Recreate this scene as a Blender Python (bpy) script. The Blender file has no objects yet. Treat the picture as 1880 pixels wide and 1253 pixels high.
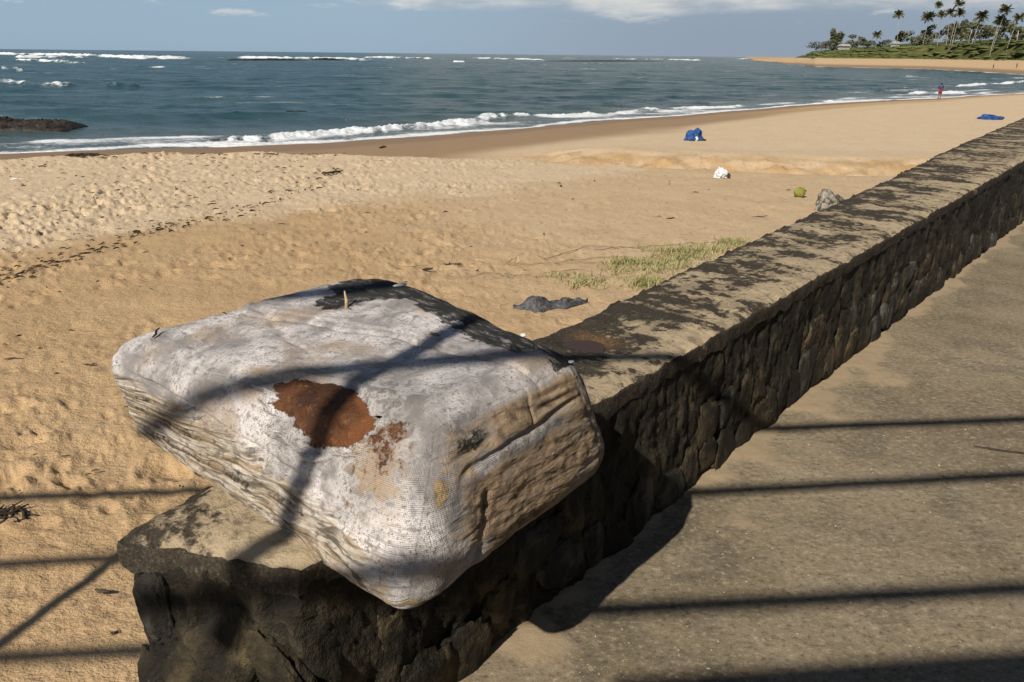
import bpy, bmesh, math, random
import numpy as np
from mathutils import Vector, Matrix

random.seed(7)
RNG = np.random.default_rng(11)
SC = bpy.context.scene
COL = SC.collection
rad = math.radians

# ------------------------------------------------------------------ camera
F, ROLL, EYE = 1480.0, rad(0.5934), 1.6
PITCH = rad(19.591)
cam_d = bpy.data.cameras.new('camera')
cam_d.sensor_width = 36.0
cam_d.lens = 36.0 * F / 1880.0
cam_d.clip_start, cam_d.clip_end = 0.05, 40000.0
cam = bpy.data.objects.new('camera', cam_d)
COL.objects.link(cam)
cam.matrix_world = (Matrix.Translation((0, 0, EYE)) @ Matrix.Rotation(rad(90) - PITCH, 4, 'X')
                    @ Matrix.Rotation(ROLL, 4, 'Z'))
SC.camera = cam

# ------------------------------------------------------------------ sun, sky, exposure
SUN_EL, SUN_AZ = rad(38.8), rad(208.5)          # azimuth of the sun, clockwise from +Y
SUN_DIR = np.array([math.sin(SUN_AZ) * math.cos(SUN_EL), math.cos(SUN_AZ) * math.cos(SUN_EL), math.sin(SUN_EL)])
LDIR = -SUN_DIR
sun_d = bpy.data.lights.new('sun', 'SUN')
sun_d.energy, sun_d.angle, sun_d.color = 5.0, rad(0.53), (1.0, 0.93, 0.82)
sun = bpy.data.objects.new('sun', sun_d)
COL.objects.link(sun)
sun.rotation_euler = Vector(LDIR).to_track_quat('-Z', 'Y').to_euler()
SKY_STRENGTH = 0.05
VS = SC.view_settings
VS.view_transform, VS.look, VS.gamma, VS.exposure = 'Standard', 'None', 1.0, 0.10
VS.use_curve_mapping = False


def lin(r, g, b):
    return tuple(((c / 255) / 12.92 if c / 255 <= .04045 else ((c / 255 + .055) / 1.055) ** 2.4) for c in (r, g, b)) + (1.0,)


class G:
    """small node graph helper"""
    def __init__(self, tree):
        self.t = tree

    def n(self, kind, ins=None, **props):
        nd = self.t.nodes.new('ShaderNode' + kind)
        for k, v in props.items():
            setattr(nd, k, v)
        for k, v in (ins or {}).items():
            self.set(nd.inputs[k], v)
        return nd

    def set(self, sock, v):
        if isinstance(v, bpy.types.NodeSocket):
            self.t.links.new(v, sock)
        else:
            sock.default_value = v

    def math(self, op, a, b=0.0, c=None, clamp=False):
        ins = {0: a, 1: b}
        if c is not None:
            ins[2] = c
        return self.n('Math', ins, operation=op, use_clamp=clamp).outputs[0]

    def mix(self, f, a, b, blend='MIX'):
        m = self.n('Mix', data_type='RGBA', blend_type=blend, clamp_factor=True)
        self.set(m.inputs[0], f); self.set(m.inputs[6], a); self.set(m.inputs[7], b)
        return m.outputs[2]

    def ramp(self, f, lo, hi, a=0.0, b=1.0):
        m = self.n('MapRange', {0: f, 1: lo, 2: hi, 3: a, 4: b}, interpolation_type='SMOOTHSTEP', clamp=True)
        return m.outputs[0]

    def noise(self, vec, scale, detail=4.0, rough=0.55, dist=0.0):
        return self.n('TexNoise', {'Vector': vec, 'Scale': scale, 'Detail': detail, 'Roughness': rough, 'Distortion': dist}).outputs[0]

    def vor(self, vec, scale, feature='F1', rnd=1.0):
        return self.n('TexVoronoi', {'Vector': vec, 'Scale': scale, 'Randomness': rnd}, feature=feature).outputs[0]

    def scale(self, vec, s, loc=(0, 0, 0), rot=(0, 0, 0)):
        return self.n('Mapping', {'Vector': vec, 'Scale': s, 'Location': loc, 'Rotation': rot}).outputs[0]

    def attr(self, name):
        return self.n('Attribute', attribute_name=name)

    def bump(self, h, strength, dist, normal=None):
        ins = {'Height': h, 'Strength': strength, 'Distance': dist}
        if normal is not None:
            ins['Normal'] = normal
        return self.n('Bump', ins).outputs[0]


def new_mat(name):
    m = bpy.data.materials.new(name)
    m.use_nodes = True
    m.node_tree.nodes.clear()
    g = G(m.node_tree)
    out = g.n('OutputMaterial')
    p = g.n('BsdfPrincipled')
    g.t.links.new(p.outputs[0], out.inputs[0])
    return m, g, p


# sky: physical sky with a bank of fair-weather cloud mixed over it, all round the horizon
W = bpy.data.worlds.new('World')
SC.world = W
W.use_nodes = True
W.node_tree.nodes.clear()
g = G(W.node_tree)
wo = g.n('OutputWorld')
bg = g.n('Background', {'Strength': SKY_STRENGTH})
g.t.links.new(bg.outputs[0], wo.inputs[0])
sky = g.n('TexSky', sky_type='NISHITA', sun_disc=False, sun_elevation=SUN_EL, sun_rotation=SUN_AZ,
          altitude=0.0, air_density=1.0, dust_density=0.6, ozone_density=1.6)
tc = g.n('TexCoord').outputs['Generated']
sep = g.n('SeparateXYZ', {0: tc})
dz = sep.outputs[2]
az = g.math('ARCTAN2', sep.outputs[0], sep.outputs[1])
cv = g.scale(tc, (7, 7, 30), (0.3, 1.2, 0))
n1 = g.noise(cv, 1.0, 8, .6, .25)
n2 = g.noise(g.scale(tc, (3, 3, 6), (4, 1, 2)), 1.0, 5, .55)
n3 = g.noise(g.scale(tc, (16, 16, 70), (2.3, .4, 0)), 1.0, 6, .6)
# broad bank: lower edge at a few degrees, thin towards the west
base = g.math('ADD', g.math('MULTIPLY', g.math('SUBTRACT', n2, .5), .05), g.math('MULTIPLY', g.math('SUBTRACT', n1, .5), .035))
edge = g.math('ADD', g.math('SUBTRACT', dz, .039), base)
bank = g.ramp(edge, .0, .02)
west = g.ramp(g.math('ADD', az, g.math('MULTIPLY', g.math('SUBTRACT', n1, .5), .22)), -.20, -.08)
top_gone = g.ramp(dz, .30, .16)
bank = g.math('MULTIPLY', g.math('MULTIPLY', bank, west), top_gone)
puff = g.math('MULTIPLY', g.ramp(n3, .56, .70), g.math('MULTIPLY', g.ramp(dz, .030, .044), g.ramp(dz, .14, .06)))
skycol = g.mix(.80, sky.outputs[0], (6.1, 8.75, 11.6, 1))
skycol = g.mix(g.ramp(dz, .35, .03, 0, 1), sky.outputs[0], skycol)
# grey-blue cloud layer low on the right
veil = g.math('MULTIPLY', g.ramp(az, -.2, .25), g.ramp(dz, .14, .02))
skycol = g.mix(g.math('MULTIPLY', veil, .85), skycol, (5.2, 6.3, 7.8, 1))
cl = g.mix(g.ramp(g.math('ADD', g.math('MULTIPLY', n3, .6), g.math('MULTIPLY', n1, .4)), .36, .58), (8.4, 9.0, 9.5, 1), (13.2, 13.2, 12.8, 1))
skycol = g.mix(g.math('MULTIPLY', bank, .92), skycol, cl)
skycol = g.mix(g.math('MULTIPLY', puff, .7), skycol, (12.5, 12.6, 12.4, 1))
g.set(bg.inputs[0], skycol)

# ------------------------------------------------------------------ numeric helpers
PERM = RNG.permutation(256)
PERM = np.concatenate([PERM, PERM, PERM])
_gr = RNG.normal(size=(256, 3))
_gr /= np.linalg.norm(_gr, axis=1)[:, None]
_th = RNG.uniform(0, 6.2832, 256)
_g2 = np.stack([np.cos(_th), np.sin(_th)], 1)


def pn(x, y, z=0.0):
    """gradient noise, about -0.7..0.7"""
    if np.ndim(z) == 0:
        x, y = np.broadcast_arrays(np.asarray(x, float), np.asarray(y, float))
        sd = int(abs(z) * 37.7) & 255
        xi, yi = np.floor(x).astype(np.int64), np.floor(y).astype(np.int64)
        xf, yf = x - xi, y - yi
        u, v = (f * f * f * (f * (f * 6 - 15) + 10) for f in (xf, yf))
        def c_(i, j):
            h = PERM[PERM[((xi + i) & 255) + sd] + ((yi + j) & 255)]
            return _g2[h, 0] * (xf - i) + _g2[h, 1] * (yf - j)
        a0 = c_(0, 0); a1 = c_(1, 0); b0 = c_(0, 1); b1 = c_(1, 1)
        a0 = a0 + u * (a1 - a0)
        b0 = b0 + u * (b1 - b0)
        return a0 + v * (b0 - a0)
    x, y, z = np.broadcast_arrays(np.asarray(x, float), np.asarray(y, float), np.asarray(z, float))
    xi, yi, zi = np.floor(x).astype(int), np.floor(y).astype(int), np.floor(z).astype(int)
    xf, yf, zf = x - xi, y - yi, z - zi
    u, v, w = (f * f * f * (f * (f * 6 - 15) + 10) for f in (xf, yf, zf))
    r = 0
    for i in (0, 1):
        for j in (0, 1):
            for k in (0, 1):
                h = PERM[PERM[PERM[(xi + i) & 255] + ((yi + j) & 255)] + ((zi + k) & 255)]
                gv = _gr[h]
                dt = gv[..., 0] * (xf - i) + gv[..., 1] * (yf - j) + gv[..., 2] * (zf - k)
                r = r + dt * (u if i else 1 - u) * (v if j else 1 - v) * (w if k else 1 - w)
    return r


def fbm(x, y, z=0.0, o=4, gain=.5):
    r, a, f = 0, 1.0, 1.0
    for i in range(o):
        r = r + a * pn(x * f + 7.3 * i, y * f - 3.1 * i, (np.asarray(z) * f if np.ndim(z) else float(z)) + 1.7 * i)
        a *= gain
        f *= 2.03
    return r


def hash2(i, j, k=0):
    return PERM[PERM[PERM[i & 255] + (j & 255)] + (k & 255)] / 255.0


def pits(x, y, cell, k=0, rr=(.25, .48), p=.7):
    """cellular field of rounded hollows with a raised rim (0 level, negative in a hollow)"""
    gx, gy = x / cell, y / cell
    xi, yi = np.floor(gx).astype(int), np.floor(gy).astype(int)
    out = np.zeros_like(x)
    for i in (-1, 0, 1):
        for j in (-1, 0, 1):
            a, b = xi + i, yi + j
            cx, cy = a + hash2(a, b, k), b + hash2(a, b, k + 1)
            r = rr[0] + (rr[1] - rr[0]) * hash2(a, b, k + 2)
            on = hash2(a, b, k + 3) < p
            th = hash2(a, b, k + 4) * 6.28
            dx, dy = gx - cx, gy - cy
            e1, e2 = dx * np.cos(th) + dy * np.sin(th), (dy * np.cos(th) - dx * np.sin(th)) * 1.7
            q = np.sqrt(e1 * e1 + e2 * e2) / r
            prof = np.where(q < 1.5, -np.exp(-(q * 1.5) ** 2) + .42 * np.exp(-((q - 1.15) / .3) ** 2), 0)
            out = out + np.where(on, prof, 0) * r * cell
    return out


def sstep(x, a, b):
    t = np.clip((np.asarray(x, float) - a) / (b - a), 0, 1)
    return t * t * (3 - 2 * t)


def ray(px, py):
    x, y = (px - 940) / F, -(py - 626.5) / F
    x, y = x * math.cos(ROLL) - y * math.sin(ROLL), x * math.sin(ROLL) + y * math.cos(ROLL)
    return np.array([x, math.cos(PITCH) + y * math.sin(PITCH), -math.sin(PITCH) + y * math.cos(PITCH)])


def at(px, py, z):
    v = ray(px, py)
    return np.array([0, 0, EYE]) + v * ((z - EYE) / v[2])


def at_r(px, py, r):
    v = ray(px, py)
    return np.array([0, 0, EYE]) + v * (r / math.hypot(v[0], v[1]))


def az_of(px):
    v = ray(px, 88 + .0104 * px)
    return math.atan2(v[0], v[1])


# ------------------------------------------------------------------ mesh helpers
def mesh_from(name, verts, faces, smooth=True, attrs=None, uv=None):
    me = bpy.data.meshes.new(name)
    verts = np.asarray(verts, np.float32)
    if isinstance(faces, np.ndarray):
        nf, k = faces.shape
        me.vertices.add(len(verts)); me.vertices.foreach_set('co', verts.ravel())
        me.loops.add(nf * k); me.loops.foreach_set('vertex_index', faces.astype(np.int32).ravel())
        me.polygons.add(nf)
        me.polygons.foreach_set('loop_start', np.arange(0, nf * k, k, dtype=np.int32))
        me.update(calc_edges=True)
        me.validate()
    else:
        me.from_pydata([tuple(map(float, v)) for v in verts], [], [tuple(map(int, f)) for f in faces])
        me.update()
    me.polygons.foreach_set('use_smooth', [smooth] * len(me.polygons))
    for k, v in (attrs or {}).items():
        a = me.attributes.new(k, 'FLOAT', 'POINT')
        a.data.foreach_set('value', np.asarray(v, np.float32))
    if uv is not None:
        a = me.attributes.new('flat', 'FLOAT_VECTOR', 'POINT')
        a.data.foreach_set('vector', np.asarray(uv, np.float32).ravel())
    return me


def link(name, me, mat=None, parent=None, **props):
    o = bpy.data.objects.new(name, me)
    COL.objects.link(o)
    if mat is not None and me is not None:
        if not me.materials:
            me.materials.append(mat)
    if parent is not None:
        o.parent = parent
    for k, v in props.items():
        o[k] = v
    return o


def thing(name, label, cat, loc=(0, 0, 0), rz=0.0, group=None):
    o = bpy.data.objects.new(name, None)
    COL.objects.link(o)
    o.empty_display_size = .1
    o.location = loc
    o.rotation_euler = (0, 0, rz)
    tag(o, label, cat, group)
    return o


def tag(o, label, cat, group=None):
    o['label'], o['category'] = label, cat
    if group:
        o['group'] = group
    return o


def grid_faces(nr, nc, keep=None):
    i = np.arange(nr * nc).reshape(nr, nc)
    f = np.stack([i[:-1, :-1], i[:-1, 1:], i[1:, 1:], i[1:, :-1]], -1)
    if keep is not None:
        f = f[keep]
    return f.reshape(-1, 4)


def compact(verts, faces, *arrs):
    used = np.zeros(len(verts), bool)
    used[faces.ravel()] = True
    idx = np.cumsum(used) - 1
    return (verts[used], idx[faces]) + tuple(a[used] for a in arrs)


def tube(path, radii, sides=6, cap=True):
    """verts, faces of a tube along points"""
    P = [Vector(p) for p in path]
    vs, fs = [], []
    for i, p in enumerate(P):
        t = (P[min(i + 1, len(P) - 1)] - P[max(i - 1, 0)]).normalized()
        a = t.orthogonal().normalized() if i == 0 else (a - t * a.dot(t)).normalized()
        b = t.cross(a)
        for k in range(sides):
            w = 2 * math.pi * k / sides
            vs.append(p + (a * math.cos(w) + b * math.sin(w)) * radii[i])
    for i in range(len(P) - 1):
        for k in range(sides):
            q = (k + 1) % sides
            fs.append((i * sides + k, i * sides + q, (i + 1) * sides + q, (i + 1) * sides + k))
    if cap:
        fs.append(tuple(range(sides))[::-1])
        fs.append(tuple((len(P) - 1) * sides + k for k in range(sides)))
    return [tuple(v) for v in vs], fs


class MB:
    def __init__(self):
        self.v, self.f = [], []

    def add(self, vs, fs):
        o = len(self.v)
        self.v += [tuple(map(float, v)) for v in vs]
        self.f += [tuple(int(i) + o for i in f) for f in fs]

    def mesh(self, name, smooth=True):
        me = bpy.data.meshes.new(name)
        me.from_pydata(self.v, [], self.f)
        me.update()
        me.polygons.foreach_set('use_smooth', [smooth] * len(me.polygons))
        return me


def ico(sub):
    bm = bmesh.new()
    bmesh.ops.create_icosphere(bm, subdivisions=sub, radius=1.0)
    v = np.array([x.co[:] for x in bm.verts])
    f = np.array([[q.index for q in x.verts] for x in bm.faces])
    bm.free()
    return v, f


ICO = {k: ico(k) for k in (1, 2, 3, 4, 5)}


def lump(sub, scale, rough, freq, seed, flat=None):
    v, f = ICO[sub]
    d = 1 + rough * fbm(v[:, 0] * freq + seed, v[:, 1] * freq - seed, v[:, 2] * freq, 4)
    v = v * d[:, None] * np.array(scale)
    if flat is not None:
        v[:, 2] = np.maximum(v[:, 2], flat)
    return v, f


# ------------------------------------------------------------------ materials
def mat_sand():
    m, g, p = new_mat('sand_grain')
    pos = g.n('NewGeometry').outputs['Position']
    dry, wet, org = g.attr('dry').outputs['Fac'], g.attr('wet').outputs['Fac'], g.attr('orange').outputs['Fac']
    a = g.noise(pos, 1.3, 5, .6)
    b = g.noise(pos, 60, 3, .7)
    c = g.noise(pos, 9, 4, .6)
    col = g.mix(a, (.415, .270, .140, 1), (.525, .365, .202, 1))
    col = g.mix(dry, col, g.mix(a, (.57, .44, .29, 1), (.66, .53, .37, 1)))
    col = g.mix(org, col, g.mix(c, (.36, .215, .10, 1), (.52, .35, .17, 1)))
    col = g.mix(g.math('MULTIPLY', g.ramp(c, .44, .32), .5), col, (.27, .17, .10, 1))
    col = g.mix(g.math('MULTIPLY', g.ramp(b, .55, .75), .35), col, (.75, .62, .45, 1))
    col = g.mix(g.math('MULTIPLY', g.ramp(b, .42, .28), .3), col, (.22, .14, .08, 1))
    col = g.mix(g.math('MULTIPLY', wet, .88), col, (.215, .140, .085, 1))
    g.set(p.inputs['Base Color'], col)
    vg = g.attr('veg').outputs['Fac']
    col = g.mix(vg, col, g.mix(g.ramp(g.noise(pos, .12, 5, .6), .35, .65), (.055, .065, .018, 1), (.13, .125, .038, 1)))
    g.set(p.inputs['Base Color'], col)
    g.set(p.inputs['Roughness'], g.math('SUBTRACT', .95, g.math('MULTIPLY', wet, .35)))
    g.set(p.inputs['Specular IOR Level'], .12)
    h = g.math('ADD', g.math('MULTIPLY', g.noise(pos, 22, 5, .65), 1.0), g.math('MULTIPLY', b, .25))
    fade = g.ramp(g.n('CameraData').outputs['View Distance'], 40, 6, .12, .8)
    g.set(p.inputs['Normal'], g.bump(h, g.math('MULTIPLY', g.math('SUBTRACT', 1.0, g.math('MULTIPLY', wet, .8)), .75), .03))
    return m


def mat_sea():
    m, g, p = new_mat('sea_water')
    pos = g.n('NewGeometry').outputs['Position']
    foam, shal, crest = g.attr('foam').outputs['Fac'], g.attr('shallow').outputs['Fac'], g.attr('crest').outputs['Fac']
    n0 = g.noise(g.scale(pos, (.02, .05, 1)), 1.0, 5, .6)
    n1 = g.noise(g.scale(pos, (.35, 1.0, 1), rot=(0, 0, .2)), .55, 6, .62, .3)
    n2 = g.noise(g.scale(pos, (1, 1.8, 1)), 2.6, 4, .6)
    n3 = g.noise(g.scale(pos, (.08, .35, 1)), .5, 5, .6, .4)
    deep = g.mix(g.ramp(n0, .35, .65), (.017, .051, .064, 1), (.032, .078, .083, 1))
    col = g.mix(g.math('MULTIPLY', shal, .75), deep, (.085, .105, .095, 1))
    col = g.mix(g.math('MULTIPLY', crest, g.ramp(n1, .45, .7)), col, (.10, .15, .16, 1))
    # thin foam streaks
    streak = g.math('MULTIPLY', g.ramp(n3, .60, .74), g.ramp(n1, .42, .62))
    n4 = g.noise(g.scale(pos, (.22, .10, 1)), 1.0, 6, .65)
    far_ = g.ramp(g.n('CameraData').outputs['View Distance'], 120, 260)
    fin = g.math('ADD', g.math('MULTIPLY', n1, .45), g.math('MULTIPLY', n2, .55))
    fn = g.math('ADD', g.math('MULTIPLY', fin, g.math('SUBTRACT', 1.0, far_)), g.math('MULTIPLY', n4, far_))
    f = g.ramp(g.math('ADD', foam, g.math('MULTIPLY', g.math('SUBTRACT', fn, .5), 2.6)), .36, .92)
    f = g.math('MULTIPLY', f, g.ramp(foam, .02, .2))
    f = g.math('MAXIMUM', f, g.math('MULTIPLY', streak, .55))
    col = g.mix(f, col, (.78, .80, .81, 1))
    g.set(p.inputs['Base Color'], col)
    g.set(p.inputs['Roughness'], g.math('ADD', .22, g.math('MULTIPLY', f, .6), clamp=True))
    g.set(p.inputs['IOR'], 1.33)
    g.set(p.inputs['Specular IOR Level'], .32)
    b1 = g.bump(n1, .9, .9)
    b2 = g.bump(n2, .7, .18, b1)
    g.set(p.inputs['Normal'], b2)
    return m


def mat_concrete():
    m, g, p = new_mat('worn_concrete')
    pos = g.n('NewGeometry').outputs['Position']
    sandy = g.attr('sandy').outputs['Fac']
    a = g.noise(pos, 1.1, 6, .62)
    b = g.noise(g.scale(pos, (1, 1.25, 1)), 38, 7, .80)
    c = g.noise(pos, 150, 3, .7)
    d = g.noise(pos, 5.5, 5, .6)
    col = g.mix(g.ramp(a, .35, .65), (.172, .136, .086, 1), (.270, .218, .144, 1))
    col = g.mix(g.math('MULTIPLY', g.ramp(d, .40, .62), .6), col, (.25, .203, .142, 1))
    e_ = g.noise(pos, 2.6, 6, .7, .5)
    col = g.mix(g.math('MULTIPLY', g.ramp(e_, .50, .40), .45), col, (.105, .092, .066, 1))
    col = g.mix(g.math('MULTIPLY', g.ramp(b, .475, .37), .7), col, (.065, .052, .038, 1))
    col = g.mix(g.math('MULTIPLY', g.ramp(b, .525, .62), .62), col, (.42, .355, .25, 1))
    col = g.mix(g.math('MULTIPLY', g.ramp(c, .64, .74), .7), col, (.5, .43, .33, 1))
    col = g.mix(g.math('MULTIPLY', g.ramp(c, .38, .28), .8), col, (.03, .026, .022, 1))
    sn = g.math('MULTIPLY', sandy, 1.0)
    col = g.mix(g.ramp(g.math('ADD', sn, g.math('MULTIPLY', g.math('SUBTRACT', d, .5), 1.1)), .42, .78), col, g.mix(b, (.27, .205, .13, 1), (.40, .305, .195, 1)))
    g.set(p.inputs['Base Color'], col)
    g.set(p.inputs['Roughness'], .93)
    g.set(p.inputs['Specular IOR Level'], .15)
    h = g.math('ADD', b, g.math('MULTIPLY', c, .5))
    g.set(p.inputs['Normal'], g.bump(h, .8, .0045))
    return m


def mat_coping():
    m, g, p = new_mat('lichen_stained_cement')
    uv = g.attr('flat').outputs['Vector']
    dark = g.attr('dark').outputs['Fac']
    a = g.noise(g.scale(uv, (5.0, 2.0, 1), rot=(0, 0, .55)), 1.0, 7, .62, .6)
    b = g.noise(uv, 22, 5, .65)
    c = g.noise(uv, 120, 3, .7)
    d2 = g.noise(uv, 6, 4, .6)
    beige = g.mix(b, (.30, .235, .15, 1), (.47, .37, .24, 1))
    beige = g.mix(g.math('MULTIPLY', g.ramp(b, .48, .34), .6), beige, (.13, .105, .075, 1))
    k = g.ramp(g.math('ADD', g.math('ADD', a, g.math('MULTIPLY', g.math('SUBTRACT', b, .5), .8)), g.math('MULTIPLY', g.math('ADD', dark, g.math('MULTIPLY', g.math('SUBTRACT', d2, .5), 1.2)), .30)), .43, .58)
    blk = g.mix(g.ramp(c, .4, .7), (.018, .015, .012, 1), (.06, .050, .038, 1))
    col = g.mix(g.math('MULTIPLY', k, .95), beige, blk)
    rust = g.attr('rusty').outputs['Fac']
    col = g.mix(g.math('MULTIPLY', rust, g.ramp(b, .3, .6)), col, (.22, .10, .025, 1))
    col = g.mix(g.math('MULTIPLY', g.ramp(c, .66, .75), .5), col, (.5, .45, .36, 1))
    g.set(p.inputs['Base Color'], col)
    g.set(p.inputs['Roughness'], .9)
    g.set(p.inputs['Specular IOR Level'], .15)
    crk = g.vor(g.n('VectorMath', {0: uv, 1: g.scale(g.n('CombineXYZ', {0: d2, 1: b, 2: 0.0}).outputs[0], (.30, .12, 0))}, operation='ADD').outputs[0], 2.1, 'DISTANCE_TO_EDGE')
    crk = g.math('MULTIPLY', g.ramp(crk, .0, .010), .22)
    h = g.math('ADD', g.math('ADD', b, g.math('MULTIPLY', c, .3)), crk)
    g.set(p.inputs['Normal'], g.bump(h, .9, .012))
    return m


def mat_stone(name, c0, c1, moss=.6):
    m, g, p = new_mat(name)
    pos = g.n('NewGeometry').outputs['Position']
    rnd = g.n('ObjectInfo').outputs['Random']
    a = g.noise(g.scale(pos, (1, 1, .75)), 11, 6, .65, .4)
    b = g.noise(g.scale(pos, (1, 1, .7)), 55, 4, .7)
    col = g.mix(g.ramp(a, .35, .68), c0, c1)
    col = g.mix(rnd, col, g.mix(.5, col, c0))
    col = g.mix(g.math('MULTIPLY', g.ramp(a, .58, .44), moss), col, (.016, .014, .009, 1))
    drip = g.noise(g.scale(pos, (1, 1, .25)), 6, 5, .6, .3)
    col = g.mix(g.math('MULTIPLY', g.ramp(drip, .47, .60), .85), col, (.013, .011, .008, 1))
    col = g.mix(g.math('MULTIPLY', g.ramp(b, .62, .76), .35), col, (.20, .17, .115, 1))
    g.set(p.inputs['Base Color'], col)
    g.set(p.inputs['Roughness'], .82)
    g.set(p.inputs['Specular IOR Level'], .25)
    g.set(p.inputs['Normal'], g.bump(g.math('ADD', a, g.math('MULTIPLY', b, .35)), 1.0, .03))
    return m


def mat_bale():
    m, g, p = new_mat('weathered_wrapped_rubber')
    uv = g.attr('flat').outputs['Vector']
    blk, rust, brown, ochre, strp = (g.attr(k).outputs['Fac'] for k in ('black', 'rust', 'brown', 'ochre', 'streak'))
    pos = g.n('TexCoord').outputs['Object']
    n1 = g.noise(pos, 7, 6, .62, .3)
    n2 = g.noise(pos, 34, 5, .68, .3)
    n3 = g.noise(pos, 150, 3, .7)
    st = g.noise(g.scale(uv, (14, 60, 14), rot=(0, 0, .35)), 1.0, 5, .6, .3)
    wx = g.n('SeparateXYZ', {0: g.n('VectorMath', {0: uv, 1: g.scale(g.n('CombineXYZ', {0: n2, 1: n1, 2: 0.0}).outputs[0], (.012, .012, 0))}, operation='ADD').outputs[0]})
    tau = 2 * math.pi
    wa = g.math('SINE', g.math('MULTIPLY', wx.outputs[0], tau / .0078))
    wb = g.math('SINE', g.math('MULTIPLY', wx.outputs[1], tau / .0062))
    weave = g.math('MULTIPLY', g.math('ADD', g.math('ABSOLUTE', wa), g.math('ABSOLUTE', wb)), .5)
    white = g.mix(g.ramp(n1, .35, .62), (.34, .31, .295, 1), (.76, .71, .69, 1))
    white = g.mix(g.math('MULTIPLY', g.ramp(n2, .48, .34), .75), white, (.17, .16, .155, 1))
    n5 = g.noise(pos, 3.2, 5, .6, .5)
    white = g.mix(g.math('MULTIPLY', g.math('MULTIPLY', g.ramp(n5, .46, .62), g.ramp(n2, .38, .56)), .8), white, (.16, .145, .13, 1))
    white = g.mix(g.math('MULTIPLY', g.ramp(n5, .48, .34), .75), white, (.44, .335, .235, 1))
    white = g.mix(g.math('MULTIPLY', g.ramp(n3, .545, .63), g.math('MULTIPLY', g.ramp(g.math('ADD', g.math('MULTIPLY', n1, .5), g.math('MULTIPLY', n2, .5)), .42, .58), .8)), white, (.10, .09, .075, 1))
    white = g.mix(g.math('MULTIPLY', g.ramp(n1, .50, .38), .45), white, (.27, .25, .24, 1))
    white = g.mix(g.math('MULTIPLY', g.ramp(st, .57, .70), .6), white, (.20, .185, .18, 1))
    white = g.mix(g.math('MULTIPLY', g.ramp(weave, .42, .12), .28), white, (.20, .18, .17, 1))
    tan = g.mix(g.ramp(n2, .35, .62), (.25, .175, .105, 1), (.45, .325, .21, 1))
    tan = g.mix(g.math('MULTIPLY', g.ramp(n1, .52, .38), .5), tan, (.42, .38, .34, 1))
    tan = g.mix(g.math('MULTIPLY', g.ramp(n2, .47, .30), .6), tan, (.07, .05, .035, 1))
    st2 = g.noise(g.scale(uv, (9, 75, 9), rot=(0, 0, .18)), 1.0, 6, .68, .4)
    tan = g.mix(g.math('MULTIPLY', g.ramp(st2, .47, .33), .6), tan, (.075, .055, .038, 1))
    tan = g.mix(g.math('MULTIPLY', g.ramp(st2, .56, .70), .5), tan, (.50, .42, .33, 1))
    def cut(mask, w=.9):
        return g.ramp(g.math('ADD', mask, g.math('MULTIPLY', g.math('SUBTRACT', g.math('ADD', g.math('MULTIPLY', n2, .6), g.math('MULTIPLY', n1, .4)), .5), w)), .38, .62)
    col = g.mix(g.ramp(g.math('ADD', brown, g.math('MULTIPLY', g.math('SUBTRACT', g.math('ADD', g.math('MULTIPLY', n2, .5), g.math('MULTIPLY', n1, .5)), .5), 2.2)), .20, .85), white, tan)
    och = g.mix(g.ramp(n2, .4, .6), (.12, .09, .05, 1), (.40, .28, .14, 1))
    col = g.mix(g.math('MULTIPLY', cut(ochre, 1.6), .9), col, och)
    fd, fc_ = g.attr('fold').outputs['Fac'], g.attr('foldc').outputs['Fac']
    fv = g.n('CombineXYZ', {0: fc_, 1: g.math('MULTIPLY', g.n('SeparateXYZ', {0: uv}).outputs[0], 3.2), 2: 0.0}).outputs[0]
    fs1 = g.noise(fv, 1.0, 6, .66, .3)
    fs2 = g.noise(fv, 2.7, 5, .66, .2)
    fcol = g.mix(g.ramp(fs1, .38, .60), (.38, .275, .165, 1), (.68, .62, .55, 1))
    fcol = g.mix(g.math('MULTIPLY', g.ramp(fs2, .53, .39), .9), fcol, (.055, .048, .029, 1))
    fcol = g.mix(g.math('MULTIPLY', g.ramp(fs2, .56, .66), .85), fcol, (.76, .73, .68, 1))
    fcol = g.mix(g.math('MULTIPLY', g.ramp(n1, .54, .40), .45), fcol, (.20, .145, .085, 1))
    fcol = g.mix(g.math('MULTIPLY', g.ramp(n2, .48, .36), .6), fcol, (.06, .05, .035, 1))
    col = g.mix(g.math('MULTIPLY', cut(fd, 1.6), .85), col, fcol)
    col = g.mix(cut(strp, 1.4), col, (.030, .027, .022, 1))
    rs = g.mix(g.ramp(n1, .35, .6), (.030, .011, .004, 1), (.140, .050, .014, 1))
    rs = g.mix(g.math('MULTIPLY', g.ramp(n5, .52, .40), .6), rs, (.045, .018, .008, 1))
    rs = g.mix(g.math('MULTIPLY', g.ramp(rust, .80, .52), .7), rs, (.035, .014, .006, 1))
    rs = g.mix(g.math('MULTIPLY', g.ramp(n2, .55, .7), .35), rs, (.28, .14, .06, 1))
    rm = g.ramp(g.math('ADD', rust, g.math('MULTIPLY', g.math('SUBTRACT', g.math('ADD', g.math('MULTIPLY', n2, .6), g.math('MULTIPLY', n3, .4)), .5), 1.5)), .40, .66)
    col = g.mix(rm, col, rs)
    bm_ = g.ramp(g.math('ADD', blk, g.math('MULTIPLY', g.math('SUBTRACT', g.math('ADD', g.math('MULTIPLY', n2, .5), g.math('MULTIPLY', st, .5)), .5), 1.7)), .42, .60)
    col = g.mix(g.math('MULTIPLY', bm_, .96), col, g.mix(g.math('MULTIPLY', g.ramp(st, .50, .66), g.ramp(n3, .35, .6)), (.014, .014, .013, 1), (.20, .19, .175, 1)))
    g.set(p.inputs['Base Color'], col)
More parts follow.
